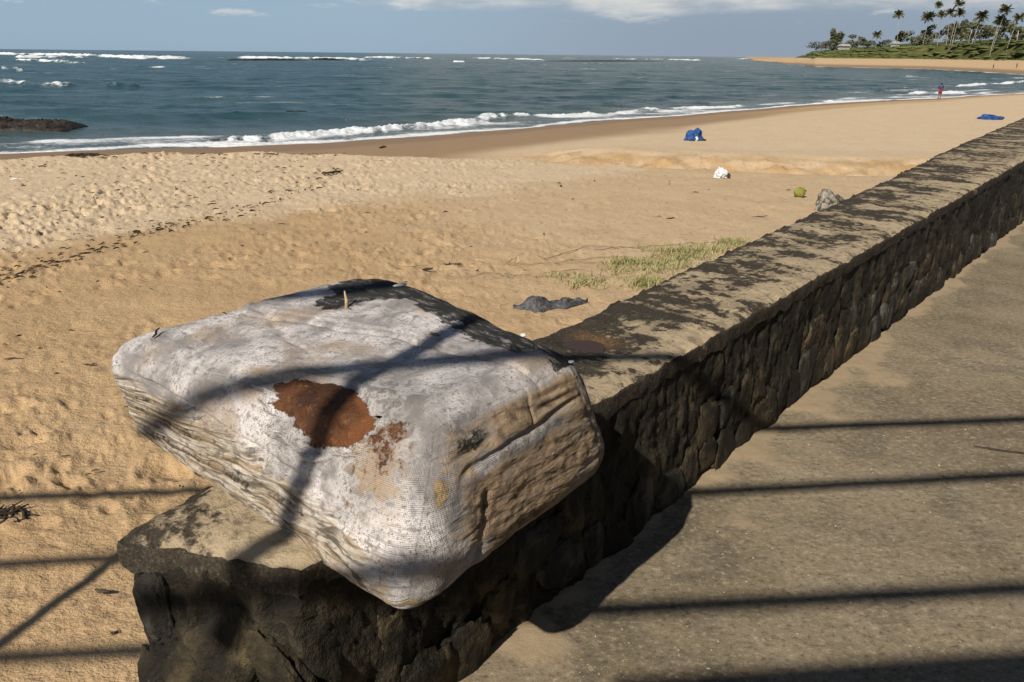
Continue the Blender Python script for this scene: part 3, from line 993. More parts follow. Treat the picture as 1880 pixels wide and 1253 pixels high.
    # worn round at the broken end
    z2 = z2 - (1 - lipk) * .018 * np.exp(-ende / .03) * (1 + .9 * fbm(t_ * 9, o_ * 9, 3.0, 3))
    hole = np.exp(-(((t_ - 2.31) / .085) ** 2 + ((o_ + 1.585) / .105) ** 2) ** 2)
    hole = hole * (1 + .35 * fbm(t_ * 14, o_ * 14, 8.0, 2))
    z2 = z2 - .036 * np.clip(hole, 0, 1.1)
    o2 = o_ + lipk * .007 * fbm(t_ * 9, z_ * 14, 5.0, 4)
    z2 = z2 + lipk * .022 * fbm(t_ * 11, o_ * 11, 6.0, 3)
    XY = wall_xy(t_ + lipk * .010 * fbm(o_ * 16, z_ * 16, 7.0, 3) * (ende < .02), o2)
    P3 = np.column_stack([XY, z2])
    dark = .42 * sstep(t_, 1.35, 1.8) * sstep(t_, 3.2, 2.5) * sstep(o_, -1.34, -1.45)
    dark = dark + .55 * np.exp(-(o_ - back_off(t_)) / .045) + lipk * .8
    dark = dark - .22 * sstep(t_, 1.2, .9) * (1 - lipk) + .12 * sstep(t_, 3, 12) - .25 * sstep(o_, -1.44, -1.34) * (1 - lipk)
    rusty = np.clip(np.exp(-(((t_ - 2.365) / .045) ** 2 + ((o_ + 1.575) / .09) ** 2)) * .6, 0, 1)
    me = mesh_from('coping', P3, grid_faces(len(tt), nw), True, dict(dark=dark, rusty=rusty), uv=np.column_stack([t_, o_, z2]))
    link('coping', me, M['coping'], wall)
    # --- stones bedded in the walkway face and the broken end
    protos = []
    for k in range(9):
        v, fc = ICO[4 if k < 4 else 3]
        pw = np.abs(v) ** .72 * np.sign(v)
        d_ = 1 + .30 * fbm(v[:, 0] * 1.3 + 13.7 * k, v[:, 1] * 1.3, v[:, 2] * 1.1 + k, 2) + .22 * (1 - np.abs(fbm(v[:, 0] * 3 + k, v[:, 1] * 3, v[:, 2] * 1.6 + 3 * k, 4)) * 2)
        v = pw * d_[:, None] * np.array((.9, .62, .9))
        v[:, 0] *= 1 - .22 * v[:, 2] * (1 if k % 2 else -.6)
        v[:, 2] += .25 * v[:, 0] * math.sin(k * 2.1)
        me = mesh_from('stone', v, fc, True)
        me.materials.append(M['stone_grey'] if k % 3 == 2 else M['stone'])
        protos.append(me)
    rnd = random.Random(5)
    ang = math.atan2(WD[1], WD[0])
    rows_ = ((.08, .17, .10), (.25, .16, .0), (.41, .11, -.14))
    nst = 0
    for (zc, hh, proud) in rows_:
        t = .95 + rnd.random() * .1
        while t < 13.5:
            wd = rnd.uniform(.09, .22) * (1.0 if t < 7 else 1.35)
            if rnd.random() < (.92, .66, .22)[rows_.index((zc, hh, proud))]:
                o = link('stone', protos[rnd.randrange(4) if t < 4 else rnd.randrange(9)], None, wall)
                h2 = hh * rnd.uniform(.75, 1.25)
                dep = rnd.uniform(.024, .038)
                xy = wall_xy(t + wd / 2, float(front_off(t)) - dep * .25 + proud * .10)
                o.location = (xy[0], xy[1], zc + rnd.uniform(-.05, .05))
                o.rotation_euler = (rnd.uniform(-.15, .15), rnd.uniform(-.35, .35), ang + rnd.choice((0, math.pi)) + rnd.uniform(-.15, .15))
                o.scale = (wd * .56, dep, h2 * .62)
                nst += 1
            t += wd * rnd.uniform(.95, 1.2)
    ang2 = math.atan2(B0[1] - A0[1], B0[0] - A0[0])
    for (u, zc, w_, h_) in ((.13, .30, .055, .14), (.40, .38, .07, .10), (.62, .28, .08, .12), (.86, .42, .05, .09), (.90, .16, .06, .12),
                            (.25, .05, .08, .13), (.55, .0, .09, .15), (.82, -.12, .07, .14), (.2, -.22, .09, .15), (.52, -.32, .1, .14), (.85, -.42, .08, .14), (.2, -.55, .1, .16), (.6, -.65, .1, .15)):
        o = link('stone', protos[rnd.randrange(4)], None, wall)
        xy = A0 + (B0 - A0) * u + n_end * .004
        o.location = (xy[0], xy[1], zc)
        o.rotation_euler = (rnd.uniform(-.2, .2), rnd.uniform(-.5, .5), ang2 + rnd.uniform(-.2, .2))
        o.scale = (w_, .035, h_)
    # water standing in the hollow
    pts = []
    for k in range(28):
        w = 2 * math.pi * k / 28
        r = 1 + .12 * math.sin(3 * w + 1)
        xy = wall_xy(2.30 + .075 * r * math.cos(w), -1.585 + .095 * r * math.sin(w))
        pts.append((xy[0], xy[1], .61 - .020))
    me = mesh_from('puddle', pts, [tuple(range(28))], False)
    o = link('puddle', me, M['puddle'])
    tag(o, 'small rusty brown puddle in the broken hollow of the wall top beside the bale', 'puddle')


build_wall()


# ------------------------------------------------------------------ the bale
BK = dict(G=(-.960, 1.925, .612), E=(-.214, 1.283, .558), F=(.252, 1.86, .60), H=(-.5, 2.4, .612),
          A=(-1.058, 1.975, .872), D=(-.155, 1.43, .925), C=(.140, 1.705, .962), B=(-.41, 2.32, .982))
BCORN = {(-1, -1, -1): 'G', (1, -1, -1): 'E', (1, 1, -1): 'F', (-1, 1, -1): 'H', (-1, -1, 1): 'A', (1, -1, 1): 'D', (1, 1, 1): 'C', (-1, 1, 1): 'B'}


def build_bale():
    N = 230
    u = np.linspace(-1, 1, N)
    U, Vv = np.meshgrid(u, u, indexing='ij')
    faces, Ps, ids = [], [], []
    specs = [('top', lambda a, b: (a, b, 0 * a + 1), 0), ('left', lambda a, b: (a, 0 * a - 1, b), 1),
             ('right', lambda a, b: (0 * a + 1, a, b), 0), ('back', lambda a, b: (a, 0 * a + 1, b), 0),
             ('lft', lambda a, b: (0 * a - 1, a, b), 1), ('bot', lambda a, b: (a, b, 0 * a - 1), 1)]
    for i, (nm, fn, fl) in enumerate(specs):
        n_ = N if i < 3 else 90
        uu = np.linspace(-1, 1, n_)
        a, b = np.meshgrid(uu, uu, indexing='ij')
        Ps.append(np.stack(fn(a, b), -1).reshape(-1, 3))
        f = grid_faces(n_, n_)
        if nm in ('top', 'right', 'lft', 'left', 'back', 'bot'):
            pass
        faces.append((f, n_))
        ids.append(np.full(n_ * n_, i))
    p = np.concatenate(Ps)
    fid = np.concatenate(ids)
    r = np.array([.16, .28, .52])
    q = np.clip(p, -(1 - r), 1 - r)
    dd = (p - q) / r
    L = np.linalg.norm(dd, axis=-1, keepdims=True)
    m = (q + dd / np.maximum(L, 1) * r) * 1.075
    def warp(m):
        out = 0
        for k, nm in BCORN.items():
            w = np.ones(len(m))
            for i in range(3):
                w = w * (1 + k[i] * m[:, i]) / 2
            out = out + w[:, None] * np.array(BK[nm])
        return out
    P = warp(m)
    ctr = P.mean(0)
    e = 1e-3
    # approximate outward normals from the smooth field
    nrm = P - warp(m * (1 - .05))
    md = np.abs(m)
    ax = np.zeros_like(m)
    big = np.where(L > 1e-9, dd / np.maximum(L, 1e-9), 0)
    Jx, Jy, Jz = ((warp(m + e * np.eye(3)[i]) - P) / e for i in range(3))
    # face normals by cofactors
    nx, ny, nz = np.cross(Jy, Jz), np.cross(Jz, Jx), np.cross(Jx, Jy)
    nrm = nx * big[:, :1] + ny * big[:, 1:2] + nz * big[:, 2:3]
    nrm /= np.maximum(np.linalg.norm(nrm, axis=1, keepdims=True), 1e-9)
    a, b, c = p.T
    x, y, z = P.T
    top = sstep(c, .8, 1.0) * (fid == 0)
    isT, isL, isR = fid == 0, fid == 1, fid == 2
    # weights of each face that blend round the edges
    wt = np.clip(big[:, 2], 0, 1) ** 2
    wl = np.clip(-big[:, 1], 0, 1) ** 2
    wr = np.clip(big[:, 0], 0, 1) ** 2
    wb = np.clip(big[:, 1], 0, 1) ** 2
    h = .012 * fbm(x * 4, y * 4, z * 4, 3) + .0045 * fbm(x * 14, y * 14, z * 14, 3)
    # top: creases and the edges of torn wrapping
    def groove(d, w):
        return np.exp(-(d / w) ** 2)
    wob = .06 * fbm(a * 3, b * 3, c * 3 + 2, 3)
    h -= wt * .006 * groove(b - (.05 + .25 * a) + wob, .025)
    h -= wt * .005 * groove(b - (-.45 - .55 * a) + wob * 1.4, .03) * sstep(a, .2, -.2)
    h += wt * .007 * groove(a + .62 + .45 * (b + .5) + wob * .5, .02) * sstep(b, .1, -.2)
    h += wt * .004 * sstep(b + wob * 1.5, .12 + .2 * a, .16 + .2 * a)
    h += wt * .016 * np.exp(-((a + .25) ** 2 + (b - .8) ** 2) / .3)
    h -= .035 * sstep(a, -.55, -1.05) * sstep(b, .5, 1.05) * (wt + wb)
    # left: long folds of cloth converging on the low corner
    fo = (c + 1) * (1.35 - .42 * (a + 1)) + .22 * a
    fn_ = fo * 8 + 1.6 * fbm(a * 1.6, c * 1.2, 4.0, 3)
    amt = wl * sstep(c + .55 * a + .25 * fbm(a * 2.5, c * 2.5, 3.0, 3), .42, -.30) * sstep(a, 1.0, .65)
    ridged = 1 - np.abs(np.sin(fn_))
    h += wl * .012 * fbm(a * 2.0 + 3, c * 1.6, 6.0, 3)
    h += amt * (.0055 * ridged ** 2 - .003 + .003 * fbm(fn_ * .45, a * 2, 2.0, 3))
    h -= wl * .010 * groove(c - (.40 - .55 * (a + .35)) + wob, .04) * sstep(a, -.9, -.6) * sstep(a, .6, .2)
    h += wl * .0035 * np.sin(c * 70 + 6 * fbm(a * 3, c * 2, 1, 2)) * sstep(c, .2, -.3) * .5
    # right: ribs of compressed layers, vertical seams and a hollow
    ribs = np.sin((b * .32 + c) * 27 + 2.2 * fbm(b * 2.5, c * 2.5, 7.0, 3))
    h += wr * .0007 * ribs * sstep(c, .75, .45) * (.5 + .8 * np.clip(.5 + fbm(b * 2, c * 3, 3, 2), 0, 1.2))
    h -= wr * .006 * groove(b + .40 + wob * .7, .035) * sstep(c, .1, -.1)
    h -= wr * .003 * groove(b - .80 + wob * .9 + .06 * c, .035)
    h -= wr * .005 * groove(b - .12 + wob * 1.1, .022) * sstep(c, .35, .6)
    h -= wr * .007 * groove(c - .40 - .1 * b + wob * .6, .045) * sstep(b, .8, .6) * sstep(b, -.75, -.6)
    nich = np.exp(-(((b + .58) / .30) ** 2 + ((c - .66) / .26) ** 2) ** 1.5)
    h -= (wr + wt * .5) * .013 * nich
    h += wr * .002 * nich * np.sin(c * 34 + 2.5 * b + 2 * fbm(b * 3, c * 3, 2, 2))
    nich2 = np.exp(-(((b - .45) / .26) ** 2 + ((c - .66) / .2) ** 2) ** 2)
    h -= wr * .006 * nich2
    h += wr * .004 * nich2 * np.sin(c * 40 + 1.5 * b)
    h += .0024 * wr * fbm(b * 5, c * 9 + b * 3, 3.0, 5, .62) * sstep(c, .5, 0)
    # bare rubber patch on the ridge between top and left faces
    A1 = isT * 1.0
    ru = np.where(isT, (a - .38) / .30, (a - .40) / .31)
    dn_ = np.where(isT, -(b + 1.0) / .30, np.where(isL, (1.0 - c) / .62, 9))
    rust0 = np.where(isT | isL, 1.0 - np.sqrt(ru ** 2 + np.where(dn_ < 0, dn_ * 1.1, dn_ * 1.05 - .1) ** 2), -1)
    rust0 = rust0 + .34 * fbm(a * 4.5, b * 3.5, c * 3.5, 4)
    rust = sstep(rust0, -.05, .30)
    h += -.011 * sstep(rust0, -.02, .10) + .004 * sstep(rust0, .2, .8)
    h += .008 * np.exp(-((rust0 + .04) / .045) ** 2) * (isL | isT) * sstep(c, .95, .6)
    # second torn rust patch with runs below it
    r2 = np.where(isL, 1 - np.sqrt(((a - .80) / .17) ** 2 + ((c - .72) / .55) ** 2), -1) + .75 * fbm(a * 11, b * 5, c * 2.2, 5)
    rust2 = sstep(r2, -.3, .9) * .60
    run = np.zeros(len(a))
    for a0, cend, wdt in ((.64, -.55, .018), (.76, .0, .02), (.86, .2, .02), (.70, .1, .012)):
        run = np.maximum(run, np.where(isL, groove(a - a0 + .015 * fbm(c * 4, a0 * 9, 1.0, 2), wdt) * sstep(c, cend, cend + .2), 0))
    rust = np.maximum(rust, np.maximum(rust2, run * .50))
    rust = np.maximum(rust, .6 * np.where(isT, np.exp(-(((a - .30) / .06) ** 2 + ((b - .32) / .05) ** 2)), 0))
    # black areas: back of the top, nose, right-face hollow, top crease
    bk = np.where(isT, sstep(b + .42 * sstep(a, -.25, -.75) * 0 - .28 * np.exp(-((a + .5) / .3) ** 2) * -1 + .25 * fbm(a * 3, b * 3, 2, 3), .30, .86), 0)
    bk = np.where(isT, np.maximum(bk * sstep(a, -1.0, -.85), .75 * np.exp(-(((a + .55) / .25) ** 2 + ((b - .50) / .16) ** 2))), bk)
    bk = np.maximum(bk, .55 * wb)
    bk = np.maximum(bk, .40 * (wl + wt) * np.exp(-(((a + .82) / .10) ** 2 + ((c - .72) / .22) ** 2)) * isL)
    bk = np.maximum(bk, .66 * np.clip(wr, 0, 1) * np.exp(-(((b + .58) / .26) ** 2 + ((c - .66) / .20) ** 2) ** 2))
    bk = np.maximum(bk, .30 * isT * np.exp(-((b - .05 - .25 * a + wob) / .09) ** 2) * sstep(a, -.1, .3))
    # brown side
    brown = np.where(isR, sstep(b + .35 * c + .3 * fbm(b * 2, c * 2, 5, 3), -.95, -.45) * .92 * sstep(c, 1.05, .70) + .05, 0)
    brown = brown * (1 - .55 * np.exp(-((b - .84) / .10) ** 2) * sstep(c, -.1, .4))
    brown = brown - .75 * np.where(isR, np.exp(-((c - .33 + wob) / .13) ** 2) * sstep(b, -.62, -.45) * sstep(b, .7, .2), 0)
    brown = np.maximum(brown, .5 * np.where(isT, sstep(a, .82, 1.0) * .4, 0))
    brown = np.maximum(brown, np.where(isL, .66 * np.exp(-(((a - .76) / .16) ** 2 + ((c - .45) / .55) ** 2)), 0))
    brown = np.maximum(brown, np.where(isT, .62 * np.exp(-(((a - .02) / .09) ** 2 + ((b + .86) / .10) ** 2)), 0))
    brown = np.maximum(brown, np.where(isL, .62 * np.exp(-(((a - .03) / .10) ** 2 + ((c - .85) / .25) ** 2)), 0))
    ochre = wl * .70 * sstep(c + .55 * a, .45, -.35) + np.where(isL | isT, .80 * np.exp(-((a + .98) / .10) ** 2) * np.where(isT, sstep(b, -.2, -.8), 1), 0)
    ochre = np.maximum(ochre, np.where(isR, .75 * np.exp(-(((b + .86) / .12) ** 2 + ((c - .28) / .28) ** 2)), 0))
    ochre = np.maximum(ochre, np.where(isR | isL, .8 * sstep(c, -.72, -.95) * sstep(np.where(isL, a, -b), .4, .8), 0))
    ochre = np.maximum(ochre, np.where(isR, .55 * nich2 * sstep(c, .6, .8), 0))
    streak = amt * .50 * (1 - ridged) + np.where(isR, .45 * groove(b - .80, .03) + .4 * groove(b + .40, .03) * sstep(c, .1, -.1), 0)
    fold = np.where(isL, amt, 0)
    P = P + nrm * h[:, None]
    F_ = []
    o = 0
    for (f, n_), (nm, fn, fl) in zip(faces, specs):
        F_.append((f if fl else f[:, ::-1]) + o)
        o += n_ * n_
    F_ = np.concatenate(F_)
    # metric coordinates per face for the weave
    sx = np.where(fid == 2, b * .34, a * .52)
    sy = np.where(fid == 0, b * .34, np.where(fid == 3, c * .17, c * .17))
    base = np.array([-.35, 1.87, .612])
    me = mesh_from('rubber_bale', P - base, F_, True, dict(black=bk, rust=rust, brown=brown, ochre=ochre, streak=streak, fold=fold, foldc=fn_), uv=np.column_stack([sx, sy, fid * .7]))
    bm = bmesh.new()
    bm.from_mesh(me)
    bmesh.ops.remove_doubles(bm, verts=bm.verts, dist=.0008)
    bmesh.ops.recalc_face_normals(bm, faces=bm.faces)
    bm.to_mesh(me)
    bm.free()
    o = link('rubber_bale', me, M['bale'])
    o.location = base
    tag(o, 'big weathered bale in whitened torn fabric with brown rust patch, resting on the wall', 'bale')
    return o, P, fid, p


bale, BP, BFID, BABC = build_bale()


def bale_point(face, u, v):
    m_ = BFID == {'top': 0, 'left': 1, 'right': 2}[face]
    q = BABC[m_]
    uv = {'top': q[:, [0, 1]], 'left': q[:, [0, 2]], 'right': q[:, [1, 2]]}[face]
    return BP[m_][np.argmin(((uv - (u, v)) ** 2).sum(1))]


# ------------------------------------------------------------------ small things
def twig_mesh(L, r, seed, bend=.2, n=7):
    rn = random.Random(seed)
    pts, x, y, zz = [], 0, 0, 0
    for i in range(n):
        f = i / (n - 1)
        pts.append((L * (f - .5), bend * L * (math.sin(f * 3.1 + seed) + rn.uniform(-.15, .15)) * .5, r * .8 + L * .04 * rn.random()))
    return tube(pts, [r * (1 - .55 * abs(2 * i / (n - 1) - 1)) for i in range(n)], 6)


def put_twig(px, py, L, r, ang, seed, label, mat='wood', cat='twig', bend=.2, name='twig', fork=False):
    P = ground(px, py)
    mb = MB()
    mb.add(*twig_mesh(L, r, seed, bend))
    if fork:
        v, f = twig_mesh(L * .5, r * .7, seed + 3, bend)
        ca, sa = math.cos(.7), math.sin(.7)
        mb.add([(a * ca - b * sa + L * .15, a * sa + b * ca + L * .1, c) for a, b, c in v], f)
    o = link(name, mb.mesh(name), M[mat])
    o.location = P
    o.rotation_euler = (0, 0, ang)
    tag(o, label, cat)
    return o


put_twig(25, 662, .13, .010, .35, 1, 'dark bent twig on the sand near the left picture edge, above the seaweed clump', bend=.3)
put_twig(165, 671, .11, .007, .05, 2, 'thin forked twig on the sand just left of the bale tip', fork=True)
put_twig(122, 838, .05, .005, .3, 3, 'tiny dark stick on smooth sand midway between bale and left edge')
put_twig(190, 1087, .062, .009, -.5, 4, 'short black curved stick lying on the sand close to the wall end', bend=.4)
put_twig(612, 320, .75, .03, 1.0, 5, 'long dark driftwood stick lying slanted on the pale rough sand')
put_twig(703, 273, .42, .06, .9, 6, 'dark stump of driftwood at the edge of the wet sand')
put_twig(640, 258.5, .45, .05, .1, 7, 'small dark flotsam lying at the water line left of the driftwood stump')
put_twig(785, 497, .12, .018, .6, 8, 'small black driftwood knot on the sand behind the bale', bend=.1)
put_twig(1230, 402, .20, .012, .8, 9, 'dark feather-like stick on open sand left of the green coconut')
put_twig(1395, 399, .30, .010, .2, 10, 'thin flat dark stick on the sand below the green coconut')
put_twig(760, 491, .34, .006, .1, 11, 'thin bleached stick pointing at the black driftwood knot', mat='runner')


def debris(name, px, py, size, label, cat, mat, n=14, seed=1, spread=1.0, hz=.4):
    P = ground(px, py)
    rn = random.Random(seed)
    mb = MB()
    for i in range(n):
        a, d = rn.uniform(0, 6.28), size * spread * rn.random() ** .7
        v, f = twig_mesh(size * rn.uniform(.5, 1.2), size * rn.uniform(.04, .09), seed * 7 + i, .5, 5)
        th, tl = rn.uniform(0, 6.28), rn.uniform(-.5, .5) * hz
        mb.add([(x * math.cos(th) - y * math.sin(th) + d * math.cos(a), (x * math.sin(th) + y * math.cos(th)) + d * math.sin(a) * .6, z + abs(x * tl) + size * .1 * rn.random() * hz) for x, y, z in v], f)
    o = link(name, mb.mesh(name), M[mat])
    o.location = P
    tag(o, label, cat)
    return o


debris('seaweed_clump', 18, 948, .10, 'dark dry seaweed clump on the sand at the left picture edge', 'seaweed', 'weed', 26, 3, 1.1)
debris('seaweed_clump', 212, 1163, .022, 'small black seaweed scrap on sand beside the wall end', 'seaweed', 'weed', 12, 4)
debris('seaweed_clump', 152, 287, .30, 'dark weed heap on the berm crest by the water, upper left', 'seaweed', 'weed', 22, 5, 1.4)
debris('debris_pile', 832, 487, .09, 'little pile of grey twigs and husk on the sand behind the bale', 'debris', 'wood', 20, 6)
debris('debris_pile', 32, 330, .16, 'pale scattered shells and scraps on the rough sand at far left', 'debris', 'chip', 6, 7, 1.5, .1)

# loose scraps lying on the bale
def on_bale(name, u, v, mesh, mat, label, cat, rz=0, tilt=0, dz_=.004):
    P = bale_point('top', u, v)
    o = link(name, mesh, M[mat])
    o.location = (P[0], P[1], P[2] + dz_)
    o.rotation_euler = (tilt, 0, rz)
    tag(o, label, cat)
    return o


def chip_mesh(L, w, t, seed):
    v, f = lump(2, (L, w, t), .5, 1.6, seed)
    return mesh_from('chip', v, f, False)


mb = MB(); mb.add(*tube([(0, 0, -.006), (.001, .003, .018), (-.001, .0, .034), (-.002, -.002, .044)], [.0050, .0046, .0030, .0012], 7))
on_bale('straw_stub', -.40, .30, mb.mesh('straw_stub'), 'straw', 'upright pale straw stub sticking out of the black top of the bale', 'straw')
on_bale('shell_chip', -.42, .77, chip_mesh(.021, .006, .005, 3), 'chip', 'small white elongated chip on the black area at the back of the bale', 'chip', .7)
on_bale('shell_chip', .60, .86, chip_mesh(.008, .005, .005, 5), 'chip', 'white chip on the right end of the bale top', 'chip', .2, 0, .003)
on_bale('shell_chip', -.93, .0, chip_mesh(.010, .005, .003, 8), 'chip', 'white chip on the upper left rim of the bale', 'chip', .5, 0, .003)
on_bale('shell_chip', .97, .9, chip_mesh(.009, .006, .003, 9), 'chip', 'bright white chip at the rear right corner of the bale beside the wall', 'chip', .5, 0, .004)
mb = MB(); mb.add(*tube([(-.010, -.014, .0), (0, -.006, .004), (.004, .002, .012), (.014, .006, .016)], [.002, .003, .003, .001], 6))
on_bale('dark_twig', -.80, -.72, mb.mesh('dark_twig'), 'weed', 'tiny dark hooked twig on the white left part of the bale', 'twig', .6, 0, .003)
mb = MB(); mb.add(*tube([(-.014, 0, .0), (0, .003, .004), (.013, -.002, .002)], [.002, .003, .001], 6))
on_bale('dark_twig', -.45, .20, mb.mesh('dark_twig'), 'weed', 'tiny dark scrap below the straw stub on the bale', 'twig', .1, 0, .002)

# green coconut
P = ground(1467, 362)
t = thing('coconut', 'green husked coconut lying on the open sand near the wall', 'coconut', P)
v, f = lump(4, (.105, .10, .098), .10, 1.6, 4)
v[:, 2] += .085
link('husk', mesh_from('husk', v, f), M['coconut'], t)
v, f = lump(2, (.030, .030, .016), .2, 2, 9)
v += np.array([.085, -.03, .12])
link('stem_cap', mesh_from('stem_cap', v, f), M['wood'], t)


def cloth_blob(nx, ny, sx, sy, hfun, seed):
    u, w = np.meshgrid(np.linspace(-1, 1, nx), np.linspace(-1, 1, ny), indexing='ij')
    x, y = u * sx, w * sy
    z = hfun(u, w)
    return np.stack([x, y, z], -1).reshape(-1, 3), grid_faces(nx, ny)


# blue folded beach tent and blue heap farther along
P = ground(1272, 258)
t = thing('beach_tarp', 'crumpled bright blue tarp heaped like a wedge on open sand near the wet strip', 'tarp', P, .1)
v, f = lump(4, (.37, .27, .25), .55, 1.6, 21)
v[:, 0] *= 1.0; v[:, 2] = np.where(v[:, 2] > 0, v[:, 2] * (1.0 + .7 * v[:, 0]), 0) ; v[:, 2] = np.maximum(v[:, 2], .0) * 1.5
link('cloth', mesh_from('cloth', v, f, False), M['blue'], t)
v, f = lump(2, (.07, .05, .09), .4, 2, 5); v += np.array([.05, -.27, .08])
link('white_panel', mesh_from('white_panel', v, f), M['white'], t)
v, f = lump(2, (.13, .1, .05), .5, 2, 8); v += np.array([.34, -.16, .02])
link('dark_flap', mesh_from('dark_flap', v, f), M['navy'], t)
P = ground(1818, 219.5)
t = thing('beach_tarp', 'flat low heap of blue cloth on the sand beside the far end of the wall', 'tarp', P, .05)
v, f = lump(4, (.60, .34, .24), .5, 1.7, 34)
v[:, 2] = np.maximum(v[:, 2], 0)
link('cloth', mesh_from('cloth', v, f, False), M['blue'], t)
v, f = lump(2, (.16, .1, .05), .5, 2, 12); v += np.array([.30, -.22, .04])
link('dark_flap', mesh_from('dark_flap', v, f), M['navy'], t)

# white bag
P = ground(1324, 327)
t = thing('plastic_bag', 'crumpled white plastic bag on the sand beside the gully', 'bag', P, .2)
v, f = lump(4, (.155, .11, .12), .75, 1.9, 40)
v[:, 2] = np.maximum(v[:, 2] + .06, 0) * (1.15)
link('sack', mesh_from('sack', v, f, False), M['white'], t)
v, f = lump(2, (.045, .04, .05), .5, 2, 41); v += np.array([.15, -.05, .05])
link('knot', mesh_from('knot', v, f, False), M['navy'], t)

# speckled rock behind the wall
P = ground(1520, 388)
v, f = lump(5, (.20, .19, .22), .5, 1.4, 52)
v[:, 2] = np.maximum(v[:, 2] + .10, -.05)
o = link('boulder', mesh_from('boulder', v, f), M['boulder'])
o.location = P
tag(o, 'pale speckled boulder leaning against the beach side of the wall', 'rock')

# torn grey plastic sheet half buried
P = ground(1012, 562)
def sheet(u, w):
    return .02 + .10 * np.maximum(0, fbm(u * 1.6, w * 1.3, 3.0, 4) + .1) + .05 * (1 - w ** 2) * np.exp(-((u + .45) / .35) ** 2)
u, w = np.meshgrid(np.linspace(-1, 1, 60), np.linspace(-1, 1, 24), indexing='ij')
x = u * .36
wid = .135 * (.35 + .9 * np.exp(-((u + .45) / .38) ** 2) + .55 * np.exp(-((u - .25) / .25) ** 2)) * (1 - np.abs(u) ** 6)
y = w * wid + .07 * u + .03 * fbm(u * 4, w * 2, 1, 3)
z = sheet(u, w) * (1 - np.abs(w) ** 4)
V = np.stack([x, y, z], -1).reshape(-1, 3)
me = mesh_from('plastic_sheet', V, grid_faces(60, 24)[:, ::-1], True)
o = link('plastic_sheet', me, M['sheet'])
o.location = P
o.rotation_euler = (0, 0, .15)
tag(o, 'torn dark grey plastic sheet half buried in sand between bale and wall', 'plastic sheet')


# scattered natural litter on the beach (nobody could count it)
def litter():
    rn = np.random.default_rng(3)
    mb = MB()
    n = 0
    while n < 900:
        px, py = rn.uniform(-60, 1500), 283 + 640 * rn.random() ** 2.0
        band = (py - (560 - .40 * px)) / 100
        if py < 560 and px < 760:
            pr = .75 if abs(band + .55) < .35 else (.5 if band < -.2 else .10)
        else:
            pr = .10 if px < 760 else .05
        if rn.random() > pr:
            continue
        v = ray(px, py)
        zz = -.6
        for _ in range(5):
            Q = at(px, py, zz); zz = float(sand_z(Q[0], Q[1]))
        if Q[0] * WN[0] + Q[1] * WN[1] > -1.75 or Q[1] > 24:
            continue
        k = (.25 + .75 * rn.random() ** 2.5) * (.006 + .0021 * Q[1])
        L = k * rn.uniform(1.0, 4.5)
        th = rn.uniform(0, 3.14) if rn.random() < .6 else rn.normal(.5, .4)
        tv, tf = tube([(-L / 2, 0, k * .3), (0, L * rn.uniform(-.2, .2), k * .6), (L / 2, 0, k * .25)], [k * .25, k * .38, k * .2], 4)
        mb.add([(a * math.cos(th) - b * math.sin(th) + Q[0], a * math.sin(th) + b * math.cos(th) + Q[1], c + zz) for a, b, c in tv], tf)
        n += 1
    LN = [(-40, 525), (20, 508), (70, 490), (110, 478), (190, 460), (250, 432), (300, 415), (400, 398), (480, 378), (560, 345), (630, 310)]
    for i in range(330):
        f = rn.random() * (len(LN) - 1)
        k_ = int(f); f -= k_
        px = LN[k_][0] * (1 - f) + LN[k_ + 1][0] * f + rn.normal(0, 12)
        py = LN[k_][1] * (1 - f) + LN[k_ + 1][1] * f + rn.normal(0, 5)
        zz = -.6
        for _ in range(5):
            Q = at(px, py, zz); zz = float(sand_z(Q[0], Q[1]))
        k = (.3 + .7 * rn.random() ** 2) * (.008 + .0022 * Q[1])
        L = k * rn.uniform(1.0, 5); th = rn.normal(.9, .6)
        tv, tf = tube([(-L / 2, 0, k * .3), (0, L * rn.uniform(-.3, .3), k * .7), (L / 2, 0, k * .25)], [k * .3, k * .45, k * .2], 4)
        mb.add([(a * math.cos(th) - b * math.sin(th) + Q[0], a * math.sin(th) + b * math.cos(th) + Q[1], c + zz) for a, b, c in tv], tf)
    link('beach_litter', mb.mesh('beach_litter', False), M['litter'], kind='stuff')


litter()


def walkway_grit():
    rn = np.random.default_rng(8)
    mb = MB()
    for i in range(420):
        px, py = rn.uniform(900, 1950), rn.uniform(440, 1253)
        Q = at(px, py, 0.003)
        off = Q[0] * WN[0] + Q[1] * WN[1]
        if off < -1.2:
            continue
        k = rn.uniform(.0008, .0022) * (1 + .22 * Q[1])
        if rn.random() < .03:
            k *= 2.0
        v, f = ICO[1]
        d = v * np.array([k * rn.uniform(.8, 1.8), k * rn.uniform(.8, 1.4), k * .7]) * (1 + .3 * rn.normal(size=(len(v), 1)))
        mb.add(d + np.array([Q[0], Q[1], .003]), f)
    link('walkway_grit', mb.mesh('walkway_grit', False), M['grit'], kind='stuff')


walkway_grit()
mb = MB()
p0, p1, p2 = at(1788, 819, .012), at(1835, 826, .014), at(1910, 836, .012)
mb.add(*tube([p0, p1, p2], [.002, .0026, .002], 6))
o = link('thin_twig', mb.mesh('thin_twig'), M['weed'])
tag(o, 'hair-thin dark twig lying on the concrete walkway at the right edge', 'twig')


